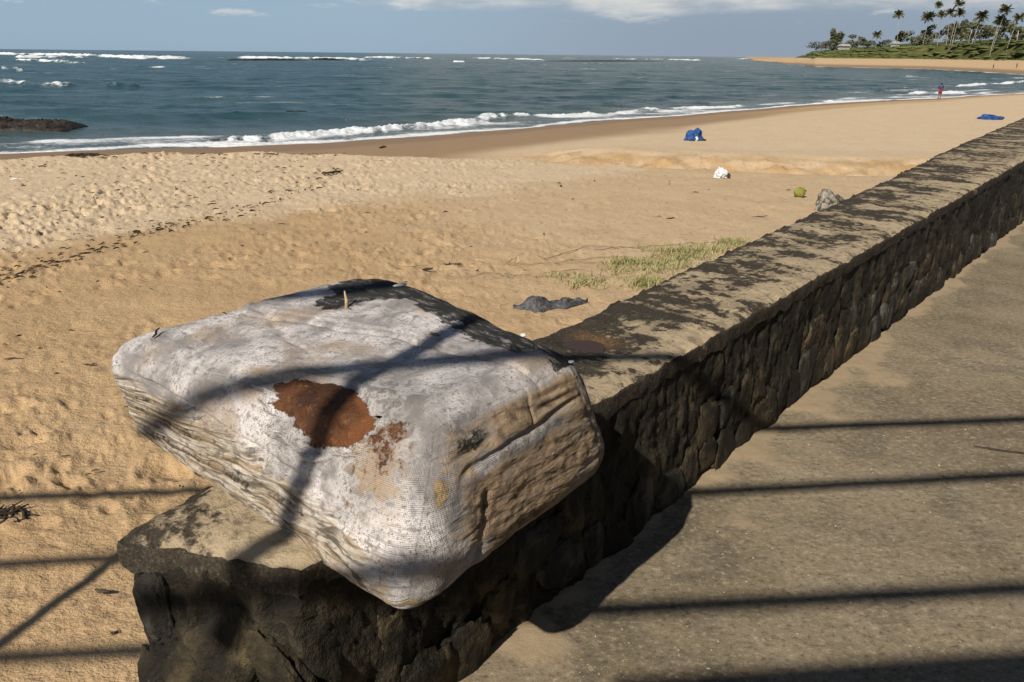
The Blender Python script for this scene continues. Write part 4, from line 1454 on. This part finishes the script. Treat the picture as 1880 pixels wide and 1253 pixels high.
# creeping grass by the wall
def grass():
    rn = np.random.default_rng(17)
    mb = MB()
    patches = [((1130, 500), 30, 9, 90), ((1075, 520), 45, 9, 140), ((1185, 520), 45, 14, 260), ((1210, 490), 80, 14, 260), ((1150, 483), 45, 6, 170),
               ((1290, 460), 90, 9, 300), ((1345, 447), 30, 7, 260), ((1250, 475), 70, 10, 200), ((1040, 510), 40, 5, 60), ((1240, 462), 60, 5, 120)]
    for (cx, cy), sx, sy, n in patches:
        for i in range(int(n * .9)):
            px, py = rn.normal(cx, sx * .48), rn.normal(cy, sy * .5)
            zz = -.6
            for _ in range(4):
                Q = at(px, py, zz); zz = float(sand_z(Q[0], Q[1]))
            if Q[0] * WN[0] + Q[1] * WN[1] > -1.8:
                continue
            for b in range(2):
                L, w = rn.uniform(.05, .14), rn.uniform(.003, .006)
                th, ph = rn.uniform(0, 6.28), rn.uniform(.35, 1.2)
                dx, dy, dz_ = math.cos(th) * math.cos(ph) * L, math.sin(th) * math.cos(ph) * L, math.sin(ph) * L
                sx_, sy_ = -math.sin(th) * w, math.cos(th) * w
                b0 = np.array([Q[0], Q[1], zz - .01])
                m1 = b0 + np.array([dx * .5, dy * .5, dz_ * .62])
                e = b0 + np.array([dx, dy, dz_ * .85])
                s_ = np.array([sx_, sy_, 0])
                mb.add([b0 - s_, b0 + s_, m1 + s_ * .8, m1 - s_ * .8, e], [(0, 1, 2, 3), (3, 2, 4)])
    link('beach_grass', mb.mesh('beach_grass', False), M['grass'], kind='stuff')
    mb = MB()
    runs = [[(925, 487), (985, 486), (1050, 484), (1120, 484)], [(930, 485), (950, 475), (962, 466), (985, 472), (1005, 478)],
            [(1000, 478), (1040, 466), (1080, 454), (1140, 455), (1200, 462)], [(1020, 484), (1100, 474), (1190, 476), (1280, 470)],
            [(870, 508), (905, 503), (940, 512), (960, 506)], [(1090, 460), (1180, 455), (1250, 450), (1330, 446)], [(985, 505), (1050, 497), (1120, 500)]]
    for rr in runs:
        pts = []
        for i in range(len(rr) - 1):
            for k in range(6):
                f = k / 6
                px = rr[i][0] * (1 - f) + rr[i + 1][0] * f
                py = rr[i][1] * (1 - f) + rr[i + 1][1] * f + rn.normal(0, .9)
                Q = ground(px, py)
                pts.append((Q[0], Q[1], Q[2] + .012 + .006 * rn.random()))
        mb.add(*tube(pts, [.0042] * len(pts), 5))
    link('grass_runners', mb.mesh('grass_runners'), M['runner'], kind='stuff')


grass()


# ------------------------------------------------------------------ rocks in the sea
def sea_rock(px0, px1, py, hgt, depth, label, seed, group=None):
    A_, B_ = at(px0, py, SEA_Z), at(px1, py, SEA_Z)
    c = (A_ + B_) / 2
    L = np.linalg.norm(B_ - A_) / 2
    nx, ny = 120, 36
    u, w = np.meshgrid(np.linspace(-1, 1, nx), np.linspace(-1, 1, ny), indexing='ij')
    x, y = u * L, w * depth
    env = np.clip(1 - np.abs(u) ** 3, 0, 1) * np.clip(1 - w ** 2, 0, 1)
    k = 1.0 / max(L * .16, depth * .35)
    z = hgt * env ** .45 * (.85 + .5 * fbm(x * k * .6 + seed, y * k * .6, seed, 3)) + .30 * hgt * env * fbm(x * k * 4, y * k * 4, seed + 1, 4) - .25 * hgt
    ang = math.atan2(B_[1] - A_[1], B_[0] - A_[0])
    V = np.stack([x * math.cos(ang) - y * math.sin(ang), x * math.sin(ang) + y * math.cos(ang), z], -1).reshape(-1, 3)
    o = link('sea_rock', mesh_from('sea_rock', V, grid_faces(nx, ny)[:, ::-1], True), M['rock'])
    o.location = c
    tag(o, label, 'rock', group)


sea_rock(-90, 140, 234.5, .66, 2.2, 'dark weedy rock outcrop standing in shallow water at the left picture edge', 3)
sea_rock(418, 560, 111.5, 1.35, 6, 'low dark reef rock among breakers, left part of the horizon surf', 6)
sea_rock(575, 625, 110.8, 1.5, 5, 'short dark reef rock just right of the longest reef under the horizon', 9)
sea_rock(1000, 1215, 113.2, 1.0, 6, 'long flat brown reef bar in the surf right of centre', 12)
sea_rock(1708, 1738, 126.8, .9, 2, 'dark low rocks at the water edge of the far beach, left pair', 15)
sea_rock(1740, 1758, 126.2, 1.1, 2, 'dark low rock at the water edge of the far beach, right of the longer pair', 18)
sea_rock(520, 570, 206, .12, .5, 'barely awash dark rock in the middle of the bay water', 21)


# ------------------------------------------------------------------ people
def person(base, hgt, label, walk=.0, rz=0.0, shirt='shirt', shorts='shorts', group=None):
    t = thing('person', label, 'person', base, rz, group)
    k = hgt / 1.72
    J = dict(pel=(0, 0, .93), ab=(0, .01, 1.10), ch=(0, .0, 1.30), nk=(0, 0, 1.47), hd=(0, -.02, 1.58), tp=(0, -.02, 1.68),
             ls=(-.19, 0, 1.40), le=(-.25, .02, 1.13), lw=(-.24, -.06, .89), lh=(-.24, -.08, .80),
             rs=(.19, 0, 1.40), re=(.25, .03, 1.13), rw=(.25, -.03, .89), rh=(.25, -.05, .80),
             lp=(-.09, 0, .90), lk=(-.10, -.05 - walk * .5, .50), la=(-.10, .02 - walk, .08), lf=(-.11, -.14 - walk, .03),
             rp=(.09, 0, .90), rk=(.10, -.03 + walk * .3, .50), ra=(.11, .04 + walk, .08), rf=(.12, -.11 + walk, .03))
    R_ = dict(pel=.135, ab=.125, ch=.145, nk=.06, hd=.098, tp=.07, ls=.062, le=.045, lw=.034, lh=.040, rs=.062, re=.045, rw=.034, rh=.040,
              lp=.09, lk=.06, la=.042, lf=.036, rp=.09, rk=.06, ra=.042, rf=.036)
    E_ = [('pel', 'ab'), ('ab', 'ch'), ('ch', 'nk'), ('nk', 'hd'), ('hd', 'tp'), ('ch', 'ls'), ('ls', 'le'), ('le', 'lw'), ('lw', 'lh'),
          ('ch', 'rs'), ('rs', 're'), ('re', 'rw'), ('rw', 'rh'), ('pel', 'lp'), ('lp', 'lk'), ('lk', 'la'), ('la', 'lf'), ('pel', 'rp'), ('rp', 'rk'), ('rk', 'ra'), ('ra', 'rf')]

    def skin(name, keys, edges, grow, mat, root):
        idx = {n: i for i, n in enumerate(keys)}
        me = bpy.data.meshes.new(name)
        me.from_pydata([tuple(c * k for c in J[n]) for n in keys], [(idx[a], idx[b]) for a, b in edges], [])
        o = bpy.data.objects.new(name, me)
        COL.objects.link(o)
        md = o.modifiers.new('skin', 'SKIN')
        for n in keys:
            sv = me.skin_vertices[0].data[idx[n]]
            sv.radius = ((R_[n] + grow) * k,) * 2
            sv.use_root = n == root
        ss = o.modifiers.new('sub', 'SUBSURF')
        ss.levels = ss.render_levels = 2
        dg = bpy.context.evaluated_depsgraph_get()
        m2 = bpy.data.meshes.new_from_object(o.evaluated_get(dg))
        m2.polygons.foreach_set('use_smooth', [True] * len(m2.polygons))
        m2.materials.clear(); m2.materials.append(M[mat])
        bpy.data.objects.remove(o)
        m2.name = name
        return link(name, m2, None, t)
    skin('body', list(J), E_, 0, 'skin', 'pel')
    skin('shirt', ['pel', 'ab', 'ch', 'nk', 'ls', 'le', 'rs', 're'], [('pel', 'ab'), ('ab', 'ch'), ('ch', 'nk'), ('ch', 'ls'), ('ls', 'le'), ('ch', 'rs'), ('rs', 're')], .03, shirt, 'ab')
    skin('shorts', ['pel', 'lp', 'lk', 'rp', 'rk'], [('pel', 'lp'), ('lp', 'lk'), ('pel', 'rp'), ('rp', 'rk')], .035, shorts, 'pel')
    v, f = lump(3, (.105 * k, .115 * k, .10 * k), .1, 3, 3)
    v += np.array([0, .012, 1.62]) * k
    link('hair', mesh_from('hair', v, f), M['hair'], t)
    return t


Pp = at(1724, 182, SEA_Z)
person((Pp[0], Pp[1], SEA_Z - .03), 1.74, 'person in indigo shirt and red shorts wading in the shallows at the water edge', .10, 2.6)
P = ground(1823, 127)
person(P, 1.7, 'tiny distant walker in dark clothes on the far beach, left of the pair', .12, 1.2, 'navy', 'navy')
P = ground(1866, 126)
person(P, 1.7, 'tiny distant walker with red shorts on the far beach at the right edge', .12, 1.2, 'navy', 'shorts')
P = ground(1425, 116.5)
person(P, 1.7, 'tiny lone distant figure on the tip of the far sand spit', .1, 1.2, 'navy', 'navy')


# ------------------------------------------------------------------ far vegetation
def dune_scrub():
    rn = np.random.default_rng(23)
    Vs, Fs = [], []
    o = 0
    v0, f0 = ICO[2]
    cnt = 0
    while cnt < 1100:
        a = rn.uniform(az_of(1468), a1880 + .10)
        fs = 46 + 150 * rn.random() ** 1.6
        r = np.interp(a, far_az, far_r) + fs
        h = np.interp(a, ridge_az, ridge_h)
        if h < 1.6 and fs > 70:
            continue
        x, y = r * math.sin(a), r * math.cos(a)
        z = float(sand_z(x, y))
        edge = 46 + 7 * pn(a * 90, 2.2) + 3 * pn(a * 300, 1.2)
        if fs < edge + 2:
            continue
        k = rn.uniform(.8, 1.9) * (.6 + .4 * min(1, (fs - 46) / 20)) * (1 if h > 4 else .6)
        d = 1 + .45 * fbm(v0[:, 0] * 1.7 + cnt, v0[:, 1] * 1.7, v0[:, 2] * 1.7, 3)
        V = v0 * d[:, None] * np.array([k * 2.0, k * 2.0, k * .34]) + np.array([x, y, z - k * .06])
        Vs.append(V); Fs.append(f0 + o); o += len(V)
        cnt += 1
    me = mesh_from('dune_scrub', np.concatenate(Vs), np.concatenate(Fs), True)
    link('dune_scrub', me, M['scrub'], kind='stuff')


dune_scrub()


def leaf_crown(n, sx, sy, sz, leaf, seed, clumps=7):
    rn = np.random.default_rng(seed)
    cs = rn.normal(size=(clumps, 3)) * np.array([sx, sy, sz]) * .48
    cs[:, 2] += .1 * sz
    V, F_ = [], []
    for i in range(n):
        c = cs[rn.integers(clumps)]
        d = rn.normal(size=3); d /= np.linalg.norm(d)
        p_ = c + d * np.array([sx, sy, sz]) * .48 * rn.random() ** .4
        nrm = d + rn.normal(size=3) * .6; nrm /= np.linalg.norm(nrm)
        a = np.cross(nrm, rn.normal(size=3)); a /= np.linalg.norm(a)
        b = np.cross(nrm, a)
        L = leaf * rn.uniform(.6, 1.3)
        o = len(V)
        V += [p_ - a * L, p_ - b * L * .6, p_ + a * L, p_ + b * L * .6]
        F_.append((o, o + 1, o + 2, o + 3))
    return np.array(V), F_


def bush_tree(px, py, wpx, hpx, r, label, mat, seed, trunk=True, name='dune_tree'):
    """px, py: middle of the crown in the picture; wpx, hpx its size there; r its distance"""
    r = float(np.interp(az_of(px), far_az, far_r)) + 95
    C_ = at_r(px, py, r)
    s = r / F
    gx = C_[:2]
    gz = float(sand_z(gx[0], gx[1]))
    t = thing(name, label, 'tree', (gx[0], gx[1], gz))
    V, F_ = leaf_crown(620, wpx * s * .66, wpx * s * .5, hpx * s * .56, .13 * hpx * s * .5 + .3, seed, 9)
    V = V + np.array([0, 0, C_[2] - gz])
    link('crown', mesh_from('crown', V, F_, False), M[mat], t)
    mb = MB()
    hz_ = max(C_[2] - gz, 1.0)
    rn = random.Random(seed)
    mb.add(*tube([(0, 0, -1), (rn.uniform(-.3, .3), 0, hz_ * .5), (rn.uniform(-.5, .5), 0, hz_)], [.22, .17, .1], 7))
    for k in range(3):
        a = rn.uniform(0, 6.28)
        mb.add(*tube([(0, 0, hz_ * .45), (math.cos(a) * wpx * s * .2, math.sin(a) * wpx * s * .2, hz_ * 1.0)], [.12, .05], 5))
    link('trunk', mb.mesh('trunk'), M['trunk'], t)


BT = [
    (1508, 84, 34, 12, 640, 'pale grey-green bush leftmost on the far headland dune', 'bush_grey'),
    (1537, 73, 15, 22, 600, 'tall narrow dark tree near the left end of the headland, left of two round ones', 'bush'),
    (1534, 84, 20, 10, 590, 'dull brown-green bush at the foot of the tall narrow headland tree', 'bush'),
    (1569, 75, 22, 13, 570, 'rounded dark tree between the tall narrow tree and the small lone palm', 'bush'),
    (1592, 82, 20, 8, 560, 'low dark bush just left of the small lone palm on the headland', 'bush'),
    (1633, 81, 26, 8, 520, 'low grey bush beside the pale wall between small palm and dark tree', 'bush_grey'),
    (1653, 68, 12, 18, 500, 'upright dark tree below the solitary tall palm', 'bush'),
    (1682, 70, 40, 18, 480, 'wide rounded tree right of the upright dark tree on the dune', 'bush'),
    (1719, 67, 30, 18, 460, 'grey-green rounded tree beneath the group of tall palms', 'bush'),
    (1748, 63, 24, 16, 450, 'dark tree with flat crown left of the tallest white palm trunk', 'bush'),
    (1768, 57, 18, 20, 440, 'dark upright tree right of the tallest white palm trunk', 'bush'),
    (1800, 62, 44, 20, 430, 'broad grove tree behind a row of pale leaning trunks', 'bush'),
    (1835, 61, 36, 20, 420, 'broad dark tree below the twin-headed palm near the right edge', 'bush'),
    (1868, 62, 30, 22, 410, 'dense dark tree at the right edge of the headland', 'bush'),
    (1905, 62, 40, 24, 400, 'big dark tree cut by the right picture edge', 'bush'),
    (1788, 47, 16, 12, 425, 'small dark crown leaning below the golden-brown palm', 'bush'),
]
for i, (px, py, wp, hp, r, lb, mt) in enumerate(BT):
    bush_tree(px, py, wp, hp, r, lb, mt, 100 + i)


def frond_mesh(seed, L=3.4):
    rn = random.Random(seed)
    mb = MB()
    n = 9
    droop = rn.uniform(.5, 1.0)
    pts = []
    for i in range(n):
        f = i / (n - 1)
        pts.append((L * f * (1 - .22 * f * f * droop), 0, L * (.30 * f - .62 * droop * f * f)))
    mb.add(*tube(pts, [.05 * (1 - .8 * i / (n - 1)) for i in range(n)], 4))
    for i in range(1, 2 * n):
        f = i / (2 * n)
        x = L * f * (1 - .22 * f * f * droop); z = L * (.30 * f - .62 * droop * f * f)
        ll = 1.05 * math.sin(math.pi * (.12 + .8 * f)) * rn.uniform(.75, 1.1)
        for sd in (-1, 1):
            w = .15
            tip = (x + .35 * ll, sd * ll * .75, z - ll * rn.uniform(.35, .75))
            mb.add([(x - w, 0, z), (x + w, 0, z), tip], [(0, 1, 2)])
    return mb.mesh('frond', False)


FR = [frond_mesh(k) for k in range(6)]
for m_ in FR:
    m_.materials.append(M['frond'])


def palm(px, py, cw, r, base_px, label, seed, fr=34, wind=-.35, group='coconut palms on the headland'):
    rn = random.Random(seed)
    r = float(np.interp(az_of(px), far_az, far_r)) + 72 + 14 * rn.random()
    C_ = at_r(px, py, r)
    Bq = at_r(base_px, py, r + rn.uniform(-4, 4))
    gz = float(sand_z(Bq[0], Bq[1]))
    t = thing('palm_tree', label, 'palm tree', (Bq[0], Bq[1], gz), 0, group)
    top = C_ - np.array([Bq[0], Bq[1], gz])
    k = cw * r / F / 2 / 3.0
    mb = MB()
    pts = [(top[0] * f ** 1.6, top[1] * f ** 1.6, -.8 + (top[2] + .8) * f) for f in np.linspace(0, 1, 8)]
    mb.add(*tube(pts, [.115 - .04 * i / 7 for i in range(8)], 7))
    link('trunk', mb.mesh('trunk'), M['trunk'], t)
    for i in range(fr):
        o = link('frond', FR[rn.randrange(6)], None, t)
        o.location = tuple(top)
        el = rn.uniform(-.55, 1.25)
        az_ = 2 * math.pi * i / fr + rn.uniform(-.2, .2)
        # the trade wind combs the fronds to the left
        v = Vector((math.cos(az_) + wind, math.sin(az_), 0))
        o.rotation_euler = (0, -el, math.atan2(v.y, v.x))
        s_ = k * rn.uniform(.8, 1.1)
        o.scale = (s_, s_, s_)


PALMS = [
    (1650, 28, 19, 400, 1655, 'solitary tall palm standing left of all the other tall palms'),
    (1706, 33, 25, 390, 1703, 'golden-green palm leftmost of the dense palm group, below two higher crowns'),
    (1724, 11, 15, 400, 1728, 'palm with a small high crown directly above another palm, left of the tallest'),
    (1729, 28, 16, 395, 1731, 'shorter palm directly below the small high crown'),
    (1745, 24, 19, 395, 1748, 'palm immediately left of the tallest palm, with a ragged crown'),
    (1762, 8, 18, 385, 1757, 'tallest palm, its crown nearly touching the top of the picture'),
    (1763, 25, 19, 380, 1758, 'palm under the crown of the tallest palm with a long white trunk'),
    (1803, 31, 25, 375, 1793, 'golden-brown full palm right of the tallest one, leaning right'),
    (1847, 20, 22, 370, 1836, 'upper head of the twin-looking palm near the right edge'),
    (1836, 36, 20, 375, 1830, 'lower palm crown touching the palm above it near the right edge'),
    (1871, 33, 20, 365, 1860, 'round dark palm nearest the right picture edge'),
    (1611, 65, 18, 530, 1611, 'small lone palm low on the left half of the headland'),
    (1890, 54, 18, 360, 1882, 'low palm crown half cut by the right picture edge'),
]
for i, (px, py, cw, r, bp, lb) in enumerate(PALMS):
    palm(px, py, cw, r, bp, lb, 300 + i)

# pale leaning trunks in front of the grove
for i, (p0, p1, lb) in enumerate((((1779, 71), (1786, 52), 'pale leaning trunk leftmost in front of the broad grove'),
                                  ((1790, 72), (1796, 53), 'pale leaning trunk second from left in front of the broad grove'),
                                  ((1801, 72), (1805, 55), 'pale nearly upright trunk in the middle of the grove row'),
                                  ((1827, 72), (1832, 54), 'pale trunk under the twin-looking palms'),
                                  ((1856, 71), (1861, 56), 'pale thin trunk second from the right edge'),
                                  ((1868, 71), (1870, 56), 'pale thin trunk nearest the right edge'))):
    r = float(np.interp(az_of(p0[0]), far_az, far_r)) + 78
    A_, B_ = at_r(p0[0], p0[1], r), at_r(p1[0], p1[1], r)
    gz = float(sand_z(A_[0], A_[1]))
    t = thing('bare_tree', lb, 'tree', (A_[0], A_[1], gz))
    d = B_ - np.array([A_[0], A_[1], gz])
    mb = MB(); mb.add(*tube([(0, 0, -.6), (d[0] * .4, d[1] * .4, d[2] * .5), tuple(d)], [.24, .2, .15], 6))
    link('trunk', mb.mesh('trunk'), M['trunk'], t)
    V, F_ = leaf_crown(90, 2.2, 2.0, 1.0, .45, 900 + i, 4)
    link('crown', mesh_from('crown', V + d + np.array([0, 0, .6]), F_, False), M['bush'], t)


def far_house(px, py, w, r, label):
    r = float(np.interp(az_of(px), far_az, far_r)) + 84
    C_ = at_r(px, py, r)
    gz = float(sand_z(C_[0], C_[1]))
    t = thing('beach_house', label, 'house', (C_[0], C_[1], gz), .3)
    hh = C_[2] - gz
    bm = bmesh.new(); bmesh.ops.create_cube(bm, size=1, matrix=Matrix.Translation((0, 0, hh * .5)) @ Matrix.Diagonal((w, w * .7, hh, 1)))
    me = bpy.data.meshes.new('wall'); bm.to_mesh(me); bm.free()
    link('wall', me, M['plaster'], t)
    a, b, h = w * .62, w * .48, hh
    v = [(-a, -b, h - .1), (a, -b, h - .1), (a, b, h - .1), (-a, b, h - .1), (-a, 0, h + 1.1), (a, 0, h + 1.1)]
    link('roof', mesh_from('roof', v, [(0, 1, 5, 4), (2, 3, 4, 5), (0, 4, 3), (1, 2, 5), (3, 2, 1, 0)], False), M['rooftile'], t)


far_house(1550, 85, 5.0, 575, 'pale-roofed low house half hidden behind the left headland bushes')
far_house(1644, 80.5, 3.6, 505, 'little pale hut wall showing between the headland bushes below the solitary palm')

# ------------------------------------------------------------------ unseen poles over and behind the viewpoint, form invented to cast the bar shadows
perg = thing('unseen_pole_frame', 'unseen pole frame above the viewpoint, invented to cast bar shadows on the walkway', 'pergola')
T_UP = 5.6
UPV = SUN_DIR * T_UP
Hp = UPV[2]
for (pa, pb, ra) in (((1420, 788), (1880, 770), .027), ((1290, 905), (1880, 872), .026), ((1110, 1122), (1880, 1080), .028)):
    A_, B_ = at(pa[0], pa[1], 0), at(pb[0], pb[1], 0)
    u = (B_ - A_) / np.linalg.norm(B_ - A_)
    mb = MB()
    mb.add(*tube([A_ + UPV - u * 7.2, A_ + UPV - u * 2.4 + np.array([0, .01, .006]), A_ + UPV + u * 1.0, A_ + UPV + u * 4.6], [ra * 1.15, ra, ra, ra * .9], 10))
    link('pole', mb.mesh('pole'), M['pole'], perg)
# unseen diagonal poles, set to cast the slanting shadows on bale and sand


def bale_px(px, py):
    d = BP - np.array([0, 0, EYE])
    v = ray(px, py); v = v / np.linalg.norm(v)
    al = d @ v
    off = np.linalg.norm(d - al[:, None] * v, axis=1)
    ok = off < .012
    i = np.flatnonzero(ok)
    return BP[i[np.argmin(al[i])]]


def brace(A_, B_, ra, ea, eb, up=3.7):
    dA, dB = A_ + SUN_DIR * up, B_ + SUN_DIR * (up + .3)
    u = dB - dA
    mb = MB(); mb.add(*tube([dA - u * ea, (dA + dB) / 2, dB + u * eb], [ra, ra * 1.1, ra * 1.2], 10))
    link('brace', mb.mesh('brace'), M['pole'], perg)


brace(bale_px(850, 585), bale_px(556, 850), .026, .25, .95, 3.2)
brace(ground(218, 1012), ground(10, 1172), .026, .05, .8, 4.2)
# kiosk added out of view: its roofs and walls block sky light
kiosk = thing('added_kiosk', 'unseen added kiosk behind the viewpoint, darkening the bottom right corner and blocking sky light', 'kiosk')
# unseen roof slab, added to darken the bottom right corner
A_, B_ = at(1150, 1330, 0), at(1880, 1275, 0)
u = (B_ - A_) / np.linalg.norm(B_ - A_)
nb = np.array([u[1], -u[0], 0])
nb = nb if nb[1] < 0 else -nb
e0, e1 = A_ + UPV + u * -.1, A_ + UPV + u * 6.2
q = [e0, e1, e1 + nb * 3.2 + np.array([0, 0, 1.0]), e0 + nb * 3.2 + np.array([0, 0, 1.0])]
q = q + [v + np.array([0, 0, .16]) for v in q]
link('unseen_shade_roof', mesh_from('unseen_shade_roof', q, [(3, 2, 1, 0), (4, 5, 6, 7), (0, 1, 5, 4), (1, 2, 6, 5), (2, 3, 7, 6), (3, 0, 4, 7)], False), M['thatch'], kiosk)
for x, y, zb in ((4.4, .2, 0), (4.2, -1.4, 0), (4.2, -4.2, 0), (-5.6, -.4, -.5), (-5.5, -2.6, -.5), (-.6, -4.6, 0)):
    mb = MB(); mb.add(*tube([(x, y, zb - .1), (x + .02, y, 1.3), (x, y, Hp + .05)], [.07, .065, .06], 10))
    link('post', mb.mesh('post'), M['pole'], perg)

for nm, x0, x1, y0, y1, zt in (('side_sky_screen', 5.6, 5.72, -6.5, 3.4, 2.45), ('back_sky_screen', -.9, 5.6, -6.6, -6.48, 2.9)):  # board screens added out of view to cut sky fill
    bw = .2
    n_ = int(max(x1 - x0, y1 - y0) / bw)
    mb = MB()
    for i in range(n_):
        j = .012 * (i % 2)
        if nm == 'side_sky_screen':
            a0, a1 = y0 + i * bw + .004, y0 + (i + 1) * bw - .004
            c = [(x0 + j, a0), (x1 + j, a0), (x1 + j, a1), (x0 + j, a1)]
        else:
            a0, a1 = x0 + i * bw + .004, x0 + (i + 1) * bw - .004
            c = [(a0, y0 + j), (a1, y0 + j), (a1, y1 + j), (a0, y1 + j)]
        mb.add([(x, y, 0) for x, y in c] + [(x, y, zt) for x, y in c], [(3, 2, 1, 0), (4, 5, 6, 7), (0, 1, 5, 4), (1, 2, 6, 5), (2, 3, 7, 6), (3, 0, 4, 7)])
    link(nm, mb.mesh(nm, False), M['wood'], kiosk)
q = [(3.2, -7.0, 2.66), (8.4, -7.0, 3.4), (8.4, 3.2, 3.4), (3.2, 3.2, 2.66)]  # added slab out of view, dims the sky above the walkway
q = q + [(x, y, z + .18) for x, y, z in q]
link('sky_blocking_roof', mesh_from('sky_blocking_roof', q, [(3, 2, 1, 0), (4, 5, 6, 7), (0, 1, 5, 4), (1, 2, 6, 5), (2, 3, 7, 6), (3, 0, 4, 7)], False), M['thatch'], kiosk)
